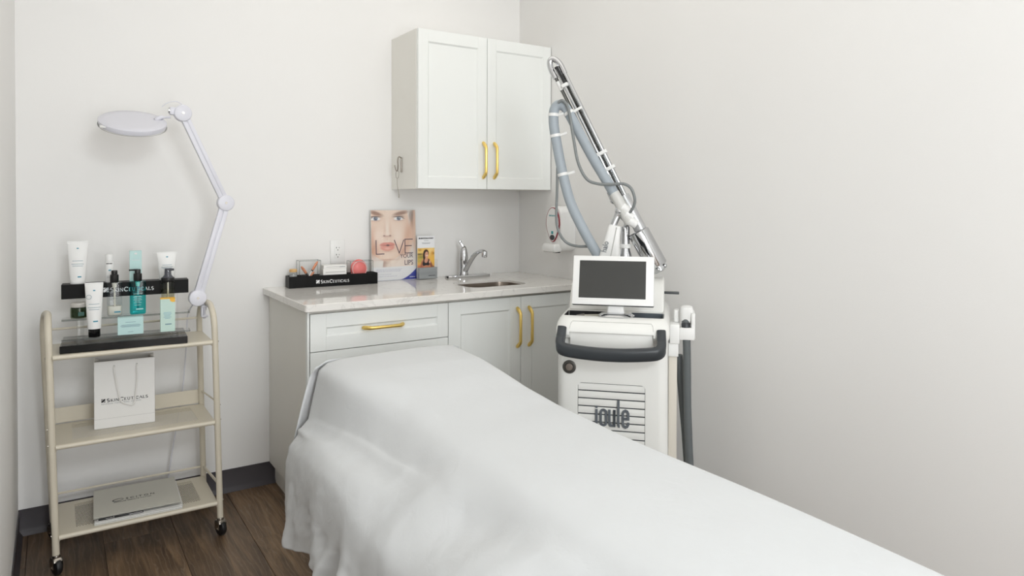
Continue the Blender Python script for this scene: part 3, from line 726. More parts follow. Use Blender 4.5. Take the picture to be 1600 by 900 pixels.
# ------------------------------------------------------------------ soap dispenser on the right wall
o = (0, -.455, 1.17)
sd = thing('soap_dispenser', 'white wall soap dispenser with a red-outlined oval front on the right wall', 'dispenser', o)
MB().loft([rrect(0, 0, h1, h2, r, zz, 8) for h1, h2, r, zz in ((.066, .115, .035, .0), (.066, .115, .035, .06), (.062, .113, .04, .082), (.060, .108, .045, .092))],
          mtx=Matrix.Translation((-.0008, 0, .008)) @ Matrix.Rotation(-PI/2, 4, 'Y') @ Matrix.Rotation(PI/2, 4, 'Z')).build('shell', mWhite, sd, smooth=50)
def oval(ry, rz_, zc, pinch=.35, n=40):
    return [(ry*math.cos(a)*(1-pinch*max(0, -math.sin(a))), zc+rz_*math.sin(a)) for a in np.linspace(0, 2*PI, n+1)[:-1]]
MX = Matrix.Rotation(PI/2, 4, 'Z')   # XZ outline -> YZ plane facing -x
def face_plate(name, pts, x0, x1, mat):
    bb = MB(); bb.loft([[Vector((x0, p[0], p[1])) for p in pts], [Vector((x1, p[0], p[1])) for p in pts]]); return bb.build(name, mat, sd)
face_plate('red_outline', oval(.057, .0885, .028), -.0925, -.0995, mRed)
face_plate('oval_front', oval(.0525, .0845, .028), -.0925, -.1003, mWhite)
face_plate('sight_window', oval(.020, .014, -.038, .2), -.0985, -.1015, mDark)
MB().box(-.1015, -.0995, -.008, .008, -.02, -.005).build('emblem', M('teal_emblem', (60, 160, 165), .5), sd, smooth=0)
bp_ = blurred_print('brand_print', M('teal_grey_ink', (130, 178, 182), .5), sd, -.028, .028, .070, .009, 0, .009); bp_.location = (-.1005, 0, 0); bp_.rotation_euler = (0, 0, -PI/2)
MB().loft([[Vector((x, y, z)) for y, z in rr] for x, rr in ((-.08, rrect2(-.05, .05, -.11, -.07, .012)), (-.118, rrect2(-.056, .056, -.112, -.068, .014)), (-.128, rrect2(-.05, .05, -.106, -.076, .012)))]).build('push_bar', mWhite, sd, smooth=50)
MB().box(-.098, -.07, -.03, .0, -.116, -.1, bev=.002).build('nozzle', mBlackM, sd)

# ------------------------------------------------------------------ rolling cart
CO = Vector((-1.96, -.26, 0))
ca = thing('rolling_cart', 'cream metal three-shelf rolling cart beside the counter', 'cart', CO)
XLc, XRc = -2.231, -1.6885           # front leg x at floor level
ln = lambda z: -.0245*z               # slight lean of the frame
yr = lambda z: -.095-.10*z            # rear legs slope forward with height
mTube = mCart
for xb in (XLc, XRc):
    pts = [(xb+ln(.07), -.415, .07), (xb+ln(.4), -.415, .4), (xb+ln(.78), -.415, .78), (xb+ln(.83), -.412, .83), (xb+ln(.87), -.392, .87), (xb+ln(.895), -.35, .895), (xb+ln(.902), -.31, .902),
           (xb+ln(.9)-.006, -.25, .90), (xb+ln(.885)-.012, -.2, .88), (xb+ln(.84)-.016, yr(.84), .835), (xb+ln(.78)-.016, yr(.76), .76), (xb+ln(.4)-.012, yr(.4), .4), (xb+ln(.07)-.008, yr(.07), .07)]
    MB().tube(cat_rom(pts, 5), .0118, seg=12).build('side_frame', mTube, ca, org=CO)
def shelf(z, x0, x1, y0, y1, hole=None):
    b = MB()
    if hole is None: b.box(x0, x1, y0+.006, y1, z-.0025, z)
    else:
        hx0, hx1, hy0, hy1 = hole
        b.box(x0, x1, y0+.006, hy0, z-.0025, z); b.box(x0, x1, hy1, y1, z-.0025, z); b.box(x0, hx0, hy0, hy1, z-.0025, z); b.box(hx1, x1, hy0, hy1, z-.0025, z)
    b.tube([(x0, y0+.004, z-.008), (x1, y0+.004, z-.008)], .0088, seg=14)
    b.box(x0, x0+.0025, y0+.006, y1, z-.022, z-.002); b.box(x1-.0025, x1, y0+.006, y1, z-.022, z-.002); b.box(x0, x1, y1-.0025, y1, z-.022, z-.002)
    return b.build('shelf', mCart, ca, org=CO)
for z in (.138, .457, .772):
    x0, x1 = XLc+ln(z)+.0105, XRc+ln(z)-.0105
    y1 = yr(z)-.006
    if z > .7: shelf(z, x0, x1, -.425, y1); continue
    hole = (x0+.052, x1-.052, -.378, y1-.03)
    s_ = shelf(z, x0, x1, -.425, y1, hole)
    bb = bmesh.new(); vs_ = [bb.verts.new(Vector((x, y, z-.0006))-CO) for x, y in ((hole[0], hole[2]), (hole[1], hole[2]), (hole[1], hole[3]), (hole[0], hole[3]))]; bb.faces.new(vs_)
    pm = MB(); pm._merge(bb); pm.build('perforated_panel', mPerf, s_, smooth=0)
rl = .0045
def rail(pts, r=rl): MB().tube(pts, r, seg=10).build('rail', mTube, ca, org=CO)
zr = .178; xa, xb = XLc+ln(zr)-.008, XRc+ln(zr)-.008
rail([(xa, yr(zr), zr), (xb, yr(zr), zr)])
for x in (XLc, XRc): rail([(x+ln(zr)-.008, yr(zr), zr), (x+ln(.2), -.415, .2)], .005)
zr = .828; rail([(XLc+ln(zr)-.016, yr(zr), zr), (XRc+ln(zr)-.016, yr(zr), zr)])
z = .457; MB().box(XLc+ln(z)+.0015, XRc+ln(z)-.0225, yr(z)-.004, yr(z)-.001, z+.004, z+.062).build('back_guard', mCart, ca, org=CO, smooth=0)
for x in (XLc, XRc): rail([(x+ln(.515)-.012, yr(.515), .512), (x+ln(.53), -.415, .528)], .0032)
for xb, yy, a in ((XLc+ln(.05), -.415, .35), (XRc+ln(.05), -.415, .35), (XLc+ln(.05)-.008, yr(.05), .5), (XRc+ln(.05)-.008, yr(.05), .5)):
    z0 = .0295
    cs = MB().cyl((0, 0, .069), (0, 0, .06), .0125, .013, bev=.001)
    cs.loft([rrect(0, 0, a_, c_, .006, zz) for a_, c_, zz in ((.014, .013, .061), (.016, .018, .056), (.0165, .02, .05))])
    cs.box(-.0165, -.0145, -.016, .014, .026, .053, bev=.0008, seg=1); cs.box(.0145, .0165, -.016, .014, .026, .053, bev=.0008, seg=1)
    cs.cyl((-.018, -.004, .03), (.018, -.004, .03), .004, seg=10)
    c_ = cs.build('caster', mSteel, ca, loc=Vector((xb, yy, 0))-CO, rot=(0, 0, a))
    MB().lathe([(.004, -.0115), (.022, -.0115), (.0275, -.008), (.0293, -.003), (.0293, .003), (.0275, .008), (.022, .0115), (.004, .0115)], seg=24,
               mtx=Matrix.Translation((0, -.004, z0)) @ Matrix.Rotation(PI/2, 4, 'Y')).build('wheel', mRubber, c_)
for x, s_ in ((XLc, -1), (XRc, 1)):   # fixing screws
    for z in (.138, .457, .515, .765): MB().cyl((x+ln(z)+s_*.010, -.415, z), (x+ln(z)+s_*.0135, -.415, z), .003, seg=8).build('screw', mSteel, ca, org=CO)

# ------------------------------------------------------------------ product display on the cart
DA = math.radians(-4.0); DO = Vector((-2.2185, -.401, .7725))
ds = thing('product_display', 'tiered clear acrylic product stand with black base on the cart top', 'display', DO, DA)
dm = Matrix.Translation(DO) @ Matrix.Rotation(DA, 4, 'Z')
MB().box(0, .412, 0, .205, 0, .0265, bev=.001, seg=1).build('base_board', mBlack, ds, smooth=0)
YL, YM, YU = .075, .135, .19       # tier fronts behind the base front (local y)
MB().box(.002, .425, YL-.02, YL+.035, .0355, .0405, bev=.001, seg=1).build('lower_shelf', cAcr, ds, smooth=0)
MB().box(0.0, .427, YM-.03, YM+.03, .099, .106, bev=.001, seg=1).build('middle_shelf', cAcr, ds, smooth=0)
e = MB(); e.box(.002, .425, YL-.021, YL-.0195, .0355, .0405); e.box(0, .427, YM-.031, YM-.0295, .099, .106)
e.box(.4235, .4255, YL-.02, YL+.035, .0355, .0405); e.box(.4255, .4275, YM-.03, YM+.03, .099, .106)
e.build('shelf_edges', mEdge, ds, smooth=0)
hd = MB().box(-.004, .428, YU-.028, YU+.04, .174, .2275, bev=.0006, seg=1).build('header_box', mBlackT, ds, smooth=0)
wordmark(hd, .132, .1925, .173, .0165, YU-.0283, mWTxt)
for x in (.052, .375):
    MB().cyl((x, YL+.012, .0265), (x, YL+.012, .0355), .0125, seg=20).build('column', cAcr, ds); MB().cyl((x+.004, YM+.016, .0265), (x+.004, YM+.016, .099), .011, seg=20).build('column', cAcr, ds)
    MB().box(x-.01, x+.016, YU-.004, YU+.02, .0265, .174, bev=.002).build('column', cAcr, ds)
def dthing(n, l, c, x, y, z, group=None, rz=0): return thing(n, l, c, dm @ Vector((x, y, z)), DA+rz, group)

def tube_pack(name, label, x, y, z, h, wt, wb, dp, capm=None, caph=0, tint=mWhite, bands=True, circle=False):
    t = dthing(name, label, 'tube', x, y, z)
    z0 = caph; loops = []
    for k in range(9):
        f = k/8; w = wb+(wt-wb)*f**.9; d = dp*(1-f)**.75+.002
        loops.append([Vector((w/2*math.cos(a), d/2*math.sin(a), z0+(h-z0)*f)) for a in np.linspace(0, 2*PI, 33)[:-1]])
    MB().loft(loops).build('tube_body', tint, t, smooth=60)
    MB().box(-wt/2, wt/2, -.0012, .0012, h-.006, h+.004).build('crimp', tint, t, smooth=0)
    if caph:
        MB().lathe([(wb*.42, 0), (wb*.45, .002), (wb*.45, caph-.001), (wb*.4, caph)], seg=28).build('cap', capm, t, smooth=40)
    def pr(nm, x0, x1, f, hh, m):
        # print follows the curved front: short prisms placed just proud of the surface
        bb = MB(); fz_ = f; w = wb+(wt-wb)*fz_**.9; d = dp*(1-fz_)**.75+.002; N_ = 6
        zc = z0+(h-z0)*f
        for i in range(N_):
            a, c = x0+(x1-x0)*i/N_, x0+(x1-x0)*(i+1)/N_
            ya = -d/2*math.sqrt(max(.02, 1-(2*a/w)**2)); yc = -d/2*math.sqrt(max(.02, 1-(2*c/w)**2))
            dz = hh/2; tl = dp*.75*(dz)/(h-z0)
            bb.loft([[Vector((a, ya-.0006-tl*.4, zc-dz)), Vector((a, ya-.0006, zc+dz)), Vector((a, ya+.002, zc+dz)), Vector((a, ya+.002, zc-dz))],
                     [Vector((c, yc-.0006-tl*.4, zc-dz)), Vector((c, yc-.0006, zc+dz)), Vector((c, yc+.002, zc+dz)), Vector((c, yc+.002, zc-dz))]])
        bb.build(nm, m, t, smooth=0)
    pr('emblem', -.003, .004, .85, .004, mTeal)
    for f, l in ((.55, .017), (.475, .02), (.43, .017)): pr('print_line', -l, l, f, .0014, mInkB)
    pr('teal_label', -.003 if caph else 0, .012, .17, .0045, mTeal)
    if circle:
        w = wb+(wt-wb)*.72
        MB().tube([(-w*.30+.008*math.cos(a), -dp*.22-.001, z0+(h-z0)*.71+.008*math.sin(a)) for a in np.linspace(0, 2*PI, 20)], .0006, seg=5).build('round_stamp', mInkB, t)
    return t
def flat_tube_cap(t, wb, dp, h):  # flush white cap line
    MB().lathe([(wb*.47, .0), (wb*.5, .002), (wb*.5, h-.001), (wb*.49, h)], seg=28, mtx=Matrix.Diagonal((1, dp/wb, 1, 1))).build('cap', mWhite, t, smooth=40)
top, mid, low = .2276, .1062, .0407
t = tube_pack('cream_tube', 'large white cream tube at the left end of the black header box', .048, YU-.002, top, .158, .068, .05, .03); flat_tube_cap(t, .05, .036, .012)
t = tube_pack('cream_tube', 'shorter white cream tube at the right end of the header box', .352, YU, top, .107, .071, .054, .03); flat_tube_cap(t, .054, .034, .012)
tube_pack('cream_tube', 'white tube with black screw cap on the low front shelf', .104, YL-.002, low, .196, .059, .043, .034, mBlack, .03, circle=True)
sb = dthing('slim_bottle', 'slim white capped bottle behind the clear pump bottle', 'bottle', .152, YU+.004, top)
MB().lathe([(.0145, 0), (.0155, .002), (.0155, .078), (.0145, .08)]).build('bottle_body', mWhite, sb); MB().lathe([(.0138, .0802), (.0142, .082), (.0142, .106), (.013, .108)]).build('cap', mWhite, sb)
blurred_print('band_print', mInk, sb, -.010, .010, .071, .0045, -.0157, .004); MB().box(-.003, .006, -.0162, -.012, .045, .049).build('emblem', mTeal, sb, smooth=0)
b = MB(); [b.box(-.009, .009, -.0158, -.012, zz, zz+.0012) for zz in (.018, .024)]; b.build('print_line', mInkG, sb, smooth=0)
cb = dthing('carton', 'tall mint carton standing behind the teal pump bottle', 'carton', .2415, YU+.004, top)
MB().box(-.021, .021, -.014, .014, 0, .119, bev=.0006, seg=1).build('carton_body', mMint, cb, smooth=0)
MB().box(-.004, .005, -.0145, -.014, .105, .111).build('emblem', mWTxt, cb, smooth=0)
MB().box(-.013, .013, -.0144, -.014, .082, .0832).build('print_line', mWTxt, cb, smooth=0)
# middle tier
j = dthing('cream_jar', 'green cream jar with a silver lid on the middle left shelf', 'jar', .054, YM, mid)
MB().lathe([(.027, 0), (.0285, .003), (.0285, .036), (.027, .04)]).build('glass_jar', clear('green_glass', (.50, .56, .46), .16), j); MB().lathe([(.024, .003), (.0255, .005), (.0255, .037), (.024, .0385)]).build('gel', mGreen, j)
MB().lathe([(.0275, .0405), (.0285, .042), (.0285, .054), (.026, .0565)]).build('lid', M('satin_silver', (212, 209, 202), .4, .1), j)
MB().box(-.002, .017, -.0292, -.02, .010, .024).build('label_print', M('deep_teal', (52, 98, 88), .5), j, smooth=0)

def pump_bottle(label, x, y, z, w, d, h, liquid, lq_h, shell_m, spout, name='pump_bottle', neck=.04, flat=True):
    t = dthing(name, label, 'bottle', x, y, z)
    prof = [(.90, 0), (1, .004), (1, h-.006), (.94, h-.001), (.62, h)]
    MB().loft([rrect(0, 0, w/2*k, d/2*k, min(w, d)/2*k*.62, zz, 6) for k, zz in prof]).build('bottle_body', shell_m, t, smooth=50)
    if liquid: MB().loft([rrect(0, 0, w/2*k-.0015, d/2*k-.0015, min(w, d)/2*k*.58, zz, 6) for k, zz in ((.9, .002), (1, .006), (1, lq_h-.001), (.97, lq_h))]).build('contents', liquid, t, smooth=50)
    MB().lathe([(.0135, h+.0005), (.0145, h+.002), (.0145, h+.028), (.0128, h+.029), (.0105, h+.030), (.0105, h+.043), (.0095, h+.045)]).build('pump_head', mBlackM, t, smooth=40)
    MB().tube([(0, 0, h+.041), (-.012, 0, h+.0425), (-.03, 0, h+.0425)] if spout == 'left' else [(0, 0, h+.04), (0, -.018, h+.041), (.001, -.026, h+.04)], [.005, .0035, .003], seg=8).build('spout', mBlackM, t)
    MB().tube([(0, 0, h-.002), (0, 0, h-.02)], [.009, .007], seg=12).build('pump_collar', mCream, t)
    MB().tube([(0, 0, h-.02), (.001, 0, .012)], .0036, seg=8).build('dip_tube', mCream if spout != 'left' else M('teal_tube', (60, 168, 172), .4), t)
    return t
p1 = pump_bottle('clear pump bottle with a little white lotion left on the middle shelf', .169, YM, mid, .051, .036, .126, mCream, .036, cBot, 'front')
MB().box(-.001, .020, -.0188, -.0178, .012, .0165).build('teal_label', mTeal, p1, smooth=0)
b = MB(); [b.box(-.017, -.004+.016*(k % 2), -.0186, -.0179, zz, zz+.0012) for k, zz in enumerate((.06, .066, .072, .09, .1))]; b.build('print_line', mInkG, p1, smooth=0)
p2 = pump_bottle('teal pump bottle with a long black spout on the middle shelf', .2475, YM, mid, .055, .036, .127, None, 0, cTeal, 'left')
b = MB()
for zz, l in ((.078, .018), (.069, .014), (.066, .018), (.060, .015), (.055, .018), (.050, .012), (.044, .016), (.035, .014)): b.box(-.004-l*.6, -.004+l, -.0187, -.018, zz, zz+.0014)
b.box(-.006, .018, -.0187, -.018, .018, .0225); b.build('print_line', M('pale_teal_ink', (176, 226, 224), .5), p2, smooth=0)
MB().box(.0, .006, -.0187, -.018, .1, .105).build('emblem', mTeal, p2, smooth=0)
fo = dthing('foam_bottle', 'smoky foam dispenser bottle behind the tall yellow-topped carton', 'bottle', .352, YM-.004, mid+.0004)
MB().lathe([(.022, 0), (.0245, .003), (.0245, .112), (.023, .118), (.018, .12)]).build('bottle_body', cGrey, fo, smooth=45); MB().lathe([(.021, .002), (.0232, .005), (.0232, .09), (.02, .0905)]).build('contents', clear('pale_foam_liquid', (.90, .89, .80), .1), fo, smooth=45)
MB().lathe([(.023, .1205), (.0242, .122), (.0242, .133), (.023, .135)]).build('collar', mBlackM, fo, smooth=40)
mGr = M('slate_plastic', (72, 74, 82), .4)
MB().lathe([(.021, .1352), (.0175, .139), (.0125, .146), (.0115, .166), (.012, .168), (.0105, .17)]).build('pump_head', mGr, fo, smooth=40); MB().tube([(0, 0, .163), (.011, -.006, .166), (.021, -.010, .166)], [.006, .005, .004], seg=8).build('spout', mGr, fo)
hx_ = MB().lathe([(.0242, .135), (.0245, .137), (.0245, .175), (.022, .178)]).build('clear_overcap', cAcr, fo, smooth=40)
MB().tube([(0, 0, .115), (0, 0, .02)], .003, seg=8).build('dip_tube', mCream, fo)
# low tier cartons
c3 = dthing('carton', 'low wide mint carton lying on the low front shelf', 'carton', .2215, YL, low)
MB().box(-.0425, .0425, -.017, .02, 0, .064, bev=.0006, seg=1).build('carton_body', mMint, c3, smooth=0)
b = MB()
for zz, l in ((.046, .017), (.036, .03), (.0325, .034), (.029, .030), (.010, .009)): b.box(-l, l, -.0175, -.017, zz, zz+.0012)
b.build('print_line', mInkB, c3, smooth=0)
c4 = dthing('carton', 'tall mint carton with a yellow top corner at the right end', 'carton', .347, YL-.006, low)
MB().box(-.0255, .0255, -.014, .013, 0, .128, bev=.0006, seg=1).build('carton_body', M('pale_green_carton', (202, 227, 217), .55), c4, smooth=0)
b = MB(); b.box(-.0257, .0257, -.0145, -.014, .1255, .1282); b.poly([(.006, .1275), (.0255, .1275), (.0255, .1135), (.016, .1125), (.009, .117)], -.014, -.0145); b.box(-.0255, .0255, -.0145, .0132, .128, .1288)
b.build('yellow_corner', mYellow, c4, smooth=0)
b = MB()
for zz, l in ((.073, .011), (.0685, .013), (.064, .010), (.0595, .008), (.055, .012), (.0505, .007)): b.box(-.003-l, -.003+l+.004, -.0145, -.014, zz, zz+.0014)
b.build('print_line', M('sky_ink', (120, 170, 190), .5), c4, smooth=0)
MB().box(-.009, .013, -.0145, -.014, .027, .0305).build('dark_print', mInkB, c4, smooth=0)

# ------------------------------------------------------------------ gift bag on the middle shelf
BA = math.radians(-3.5); BO = Vector((-2.1105, -.300, .4572))
bg = thing('gift_bag', 'white paper gift bag with ribbon handle on the middle cart shelf', 'bag', BO, BA)
W, Hh, Dp = .2035, .253, .085
b = MB()
q = lambda pts: b.loft([[Vector(p) for p in pts], [Vector(p)+Vector((0, .0008, 0)) for p in pts]])
b.box(0, W, 0, .0008, 0, Hh); b.box(0, W, Dp-.0008, Dp, 0, Hh); b.box(0, W, 0, Dp, 0, .001)
for x in (0, W):      # gussets folding inwards
    s_ = 1 if x == 0 else -1
    for (ya, yb, xa, xb_) in ((0, Dp/2, 0, .016), (Dp/2, Dp, .016, 0)):
        b.loft([[Vector((x+s_*xa*.15, ya, 0)), Vector((x+s_*xb_*.15, yb, 0)), Vector((x+s_*xb_, yb, Hh)), Vector((x+s_*xa, ya, Hh))],
                [Vector((x+s_*(xa*.15+.0008), ya, 0)), Vector((x+s_*(xb_*.15+.0008), yb, 0)), Vector((x+s_*(xb_+.0008), yb, Hh)), Vector((x+s_*(xa+.0008), ya, Hh))]])
b.build('bag_body', mPaper, bg, smooth=0)
MB().box(0.001, W-.001, -.0004, 0, .036, .0368).build('bottom_crease', mPage, bg, smooth=0)
rb = cat_rom([(.066, -.001, .232), (.066, -.006, .218), (.073, -.005, .17), (.083, -.004, .115), (.092, -.004, .092), (.11, -.004, .083), (.125, -.004, .078), (.133, -.004, .09), (.138, -.005, .13), (.142, -.006, .18), (.141, -.006, .218), (.142, -.001, .232)], 6)
MB().tube(rb, .0032, seg=8, flat=(.35, 1.0)).build('ribbon_handle', M('satin_ribbon', (226, 224, 220), .4), bg)
MB().cyl((.066, -.0006, .233), (.066, .0, .233), .003, seg=12).build('eyelet', mPage, bg); MB().cyl((.142, -.0006, .233), (.142, .0, .233), .003, seg=12).build('eyelet', mPage, bg)
wordmark(bg, .0235, .0985, .157, .0125, -.0002, mInk, sub='ADVANCED PROFESSIONAL SKINCARE')

# ------------------------------------------------------------------ folders and pens on the bottom shelf
FA = math.radians(-2.5); z0 = .1385
for k, (h0, h1, dx, dy, lab, nm) in enumerate(((0, .006, 0, 0, 'lowest white booklet under the grey folder on the bottom shelf', 'booklet'), (.0063, .0125, .002, .003, 'upper white booklet directly under the grey folder', 'booklet'))):
    t = thing(nm, lab, 'booklet', (-2.117+dx, -.406+dy, z0+h0), FA)
    MB().box(0, .291, 0, .27, 0, .0012, bev=.0003, seg=1).build('cover', mPaper, t, smooth=0); MB().box(.001, .289, .001, .268, .0012, h1-h0-.0012).build('pages', mPage, t, smooth=0)
    MB().box(0, .291, 0, .27, h1-h0-.0012, h1-h0, bev=.0003, seg=1).build('cover', mPaper, t, smooth=0)
for x, l, lab in ((.012, .048, 'short black pen tucked under the left front of the folder'), (.062, .095, 'long black pen tucked under the folder front edge')):
    p = thing('pen', lab, 'pen', Vector((-2.115+x, -.400-.044*x, z0+.0168)), FA)
    MB().cyl((0, 0, 0), (l, 0, 0), .004, seg=12, bev=.001).build('barrel', mBlackM, p); MB().cyl((-.006, 0, 0), (-.0002, 0, 0), .0025, .0038, seg=12).build('tip', mChrome, p)
    MB().box(l*.5, l-.003, -.0052, -.0038, .0, .002).build('clip', mChrome, p, smooth=0)
fd = thing('folder', 'pale grey presentation folder lying on booklets on the bottom shelf', 'folder', (-2.119, -.40, z0+.0215), FA)
fd.rotation_euler = (math.radians(1.2), 0, FA)
MB().box(0, .288, 0, .262, 0, .0012, bev=.0003, seg=1).build('back_cover', mFolder, fd, smooth=0)
MB().box(.003, .285, .003, .258, .0013, .0028).build('pages', mPage, fd, smooth=0)
MB().box(0, .288, 0, .262, .0029, .0045, bev=.0003, seg=1).build('front_cover', mFolder, fd, smooth=0)
ft = .0046
b = MB(); ring = [(.082+.0165*math.cos(a)+.004*math.sin(a), .128+.0095*math.sin(a)) for a in np.linspace(.5, 2*PI+.2, 26)]
loops = []
for i, (x, y) in enumerate(ring):
    w_ = .0012+.0022*abs(math.sin(i/25*PI)); c = Vector((x-.082, y-.128)).normalized()
    loops.append([Vector((x+c.x*w_, y+c.y*w_, ft)), Vector((x-c.x*w_*.3, y-c.y*w_*.3, ft)), Vector((x-c.x*w_*.3, y-c.y*w_*.3, ft+.0003)), Vector((x+c.x*w_, y+c.y*w_, ft+.0003))])
b.loft(loops).build('oval_emblem', mInk, fd, smooth=0)
text('folder_title', 'SCITON', .021, mInk, fd, (.107, .122, ft), rot=(0, 0, 0), align='LEFT', space=1.45)
text('folder_strapline', 'BECAUSE RESULTS MATTER', .0095, mInk, fd, (.066, .106, ft), rot=(0, 0, 0), align='LEFT', space=1.12)

# ------------------------------------------------------------------ magnifying lamp clamped to the cart
LY = -.275
LO = Vector((-1.722, LY, .892))
lp_ = thing('magnifier_lamp', 'white round magnifier lamp on a jointed arm clamped to the cart', 'lamp', LO)
PB, PE, PT = Vector((-1.750, LY-.012, .925)), Vector((-1.640, LY, 1.307)), Vector((-1.800, LY, 1.664))
def knob(c, r=.033, t=.036):
    k = MB().cyl(c-Vector((0, t/2, 0)), c+Vector((0, t/2, 0)), r, r, seg=32, bev=.004).build('joint', mLamp, lp_, org=LO, smooth=45)
    MB().cyl(c-Vector((0, t/2+.0015, 0)), c-Vector((0, t/2-.001, 0)), .005, seg=14).build('screw', mSteel, k, org=LO)
def arm(p, q, w=.027, th=.024):
    d = (q-p); L = d.length; x = d.normalized(); y = Vector((0, 1, 0)); zz = x.cross(y)
    m = Matrix((x, y, zz)).transposed().to_4x4(); m.translation = p
    b = MB(); b.box(.02, L-.02, -th/2, th/2, -w/2, -.0012, bev=.003, mtx=m); b.box(.02, L-.02, -th/2, th/2, .0012, w/2, bev=.003, mtx=m); b.box(.022, L-.022, -th/2+.003, th/2-.003, -.003, .003, mtx=m)
    b.build('arm', mLamp, lp_, org=LO)
arm(PB, PE, .037); arm(PE, PT, .033)
for c in (PB, PE, PT): knob(c)
MB().cyl((-1.722, LY, .872), (-1.722, LY, .915), .0085, seg=16).build('post', mLamp, lp_, org=LO)
cl = MB().box(-1.735, -1.709, LY-.014, LY+.014, .884, .892, bev=.002); cl.box(-1.735, -1.729, LY-.012, LY+.012, .845, .886, bev=.001); cl.box(-1.733, -1.71, LY-.012, LY+.012, .843, .851, bev=.002)
cl.cyl((-1.722, LY, .85), (-1.722, LY, .872), .005, seg=12); cl.ball((-1.722, LY, .846), .009); cl.box(-1.76, -1.715, LY-.01, LY+.002, .908, .918, bev=.002)
cl.build('clamp', mLamp, lp_, org=LO)
HD = Vector((-1.977, LY-.02, 1.612)); tilt = math.radians(25)
hm = Matrix.Translation(HD) @ Matrix.Rotation(math.radians(-5), 4, 'Z') @ Matrix.Rotation(math.radians(1.5), 4, 'Y') @ Matrix.Rotation(tilt, 4, 'X')
hd_ = MB().lathe([(.085, -.0125), (.108, -.0125), (.114, -.009), (.117, .004), (.1165, .009), (.112, .0118), (.085, .0128), (.02, .0132), (.001, .0132)], seg=56, mtx=hm, caps=True).build('lamp_head', mLamp, lp_, org=LO, smooth=40)
MB().lathe([(.118, -.0115), (.1185, -.0095), (.113, -.0125)], seg=56, mtx=hm, caps=False).build('seam_ring', mPage, hd_, org=LO)
MB().lathe([(.083, -.0135), (.083, -.0128), (.001, -.0150)], seg=40, mtx=hm).build('lens', cAcr, hd_, org=LO)
MB().box(-.107, -.083, -.078, -.060, .0, .006, bev=.001, mtx=hm).build('switch', mWhite, hd_, org=LO)
HP = hm @ Vector((.088, .032, .016))
lk = MB(); lk.tube(cat_rom([HP+Vector((-.012, 0, -.008)), HP+Vector((.004, 0, .003)), HP+Vector((.022, .003, .006)), HP+Vector((.042, .008, .008))], 5), [.012]*2+[.0135]*4+[.011]*3+[.0075]*7, seg=14, flat=(.7, 1))
lk.box(-1.848, -1.812, LY-.013, LY+.013, 1.655, 1.686, bev=.005)
lk.build('swivel', mLamp, lp_, org=LO)
MB().cyl((-1.852, LY, 1.672), (-1.8465, LY, 1.672), .0115, seg=16).build('swivel_ring', mChrome, lp_, org=LO)
MB().tube(cat_rom([(-1.875, LY-.004, 1.685), (-1.852, LY-.012, 1.702), (-1.826, LY-.012, 1.708), (-1.806, LY-.008, 1.7), (-1.79, LY, 1.68)], 6), .0018, seg=6).build('short_cable', mLamp, lp_, org=LO)
MB().tube(cat_rom([(-1.738, LY+.012, .905), (-1.758, -.215, .885), (-1.768, -.16, .83), (-1.766, -.125, .74), (-1.768, -.085, .62), (-1.775, -.06, .5), (-1.795, -.05, .36), (-1.815, -.05, .24), (-1.83, -.04, .12)], 8), .0026, seg=6).build('cord', mLamp, lp_, org=LO)

# ------------------------------------------------------------------ laser machine
JP = Vector((-.589, -1.4682, 0)); JA = math.radians(-46.05)
jm = thing('laser_machine', 'white wheeled laser console with tilted screen and articulated chrome arm', 'machine', JP, JA)
# body shell
b = MB(); b.loft([rrect(0, .25+dv/2, hx_, .25-dv/2, .035, z, 6) for hx_, dv, z in ((.185, .02, .06), (.196, .004, .09), (.197, 0, .3), (.195, 0, .60), (.194, 0, .80), (.193, 0, .832))])
body = b.build('body', mMach, jm, smooth=40)
VZ0, VZ1, VX = .395, .672, .1185
cut(body, MB().poly(rrect2(-VX, VX, VZ0, VZ1, .014), -.05, .012))
b = MB(); b.box(-VX+.001, VX-.001, .0095, .0115, VZ0+.001, VZ1-.001); vb = b.build('vent_grille', mDark, jm, smooth=0)
MB().box(-VX+.001, VX-.001, .0045, .0094, VZ0+.001, VZ1-.001).build('dark_backing', mDark, vb, smooth=0)
z = VZ1-.0025; k = 0
pitch = .0276
while z-.024 > VZ0:
    top_h = .0255 if k else .0265
    bb = MB(); zz0, zz1 = z-.0232, z
    prof = [(.0044, zz0), (.0022, zz0), (.0012, zz0+.006), (.0012, zz1-.008), (.0026, zz1), (.0044, zz1)]
    bb.loft([[Vector((x, p[0], p[1])) for p in prof] for x in (-VX+.0015, VX-.0015)]); bb.build('slat', mMach, vb, smooth=20)
    z -= pitch; k += 1
# cap with sloped front and flat deck
b = MB()
b.loft([rrect(0, (v0+.515)/2, hx_, (.515-v0)/2, r, z, 8) for hx_, v0, r, z in ((.194, .0, .036, .8325), (.199, -.02, .045, .8345), (.2005, -.026, .05, .845), (.2005, -.024, .052, .862), (.198, -.013, .055, .878), (.193, .004, .055, .891), (.187, .016, .052, .8985), (.182, .024, .05, .902))])
capo = b.build('top_cap', mMach, jm, smooth=50)
cut(capo, MB().loft([rrect(-.1, .11, .078, .06, .012, z, 5) for z in (.872, .93)]))
cut(capo, MB().loft([rrect(.118, .11, .062, .06, .012, z, 5) for z in (.872, .93)]))
cut(capo, MB().box(-.146, .146, -.06, -.014, .79, .8555))
open_box(-.1775, -.0225, .0505, .1695, .8722, .901, .002).build('tool_tray', mVoid, jm, smooth=0)
open_box(.0565, .1795, .0505, .1695, .8722, .901, .002).build('tool_tray', mDeckIn, jm, smooth=0)
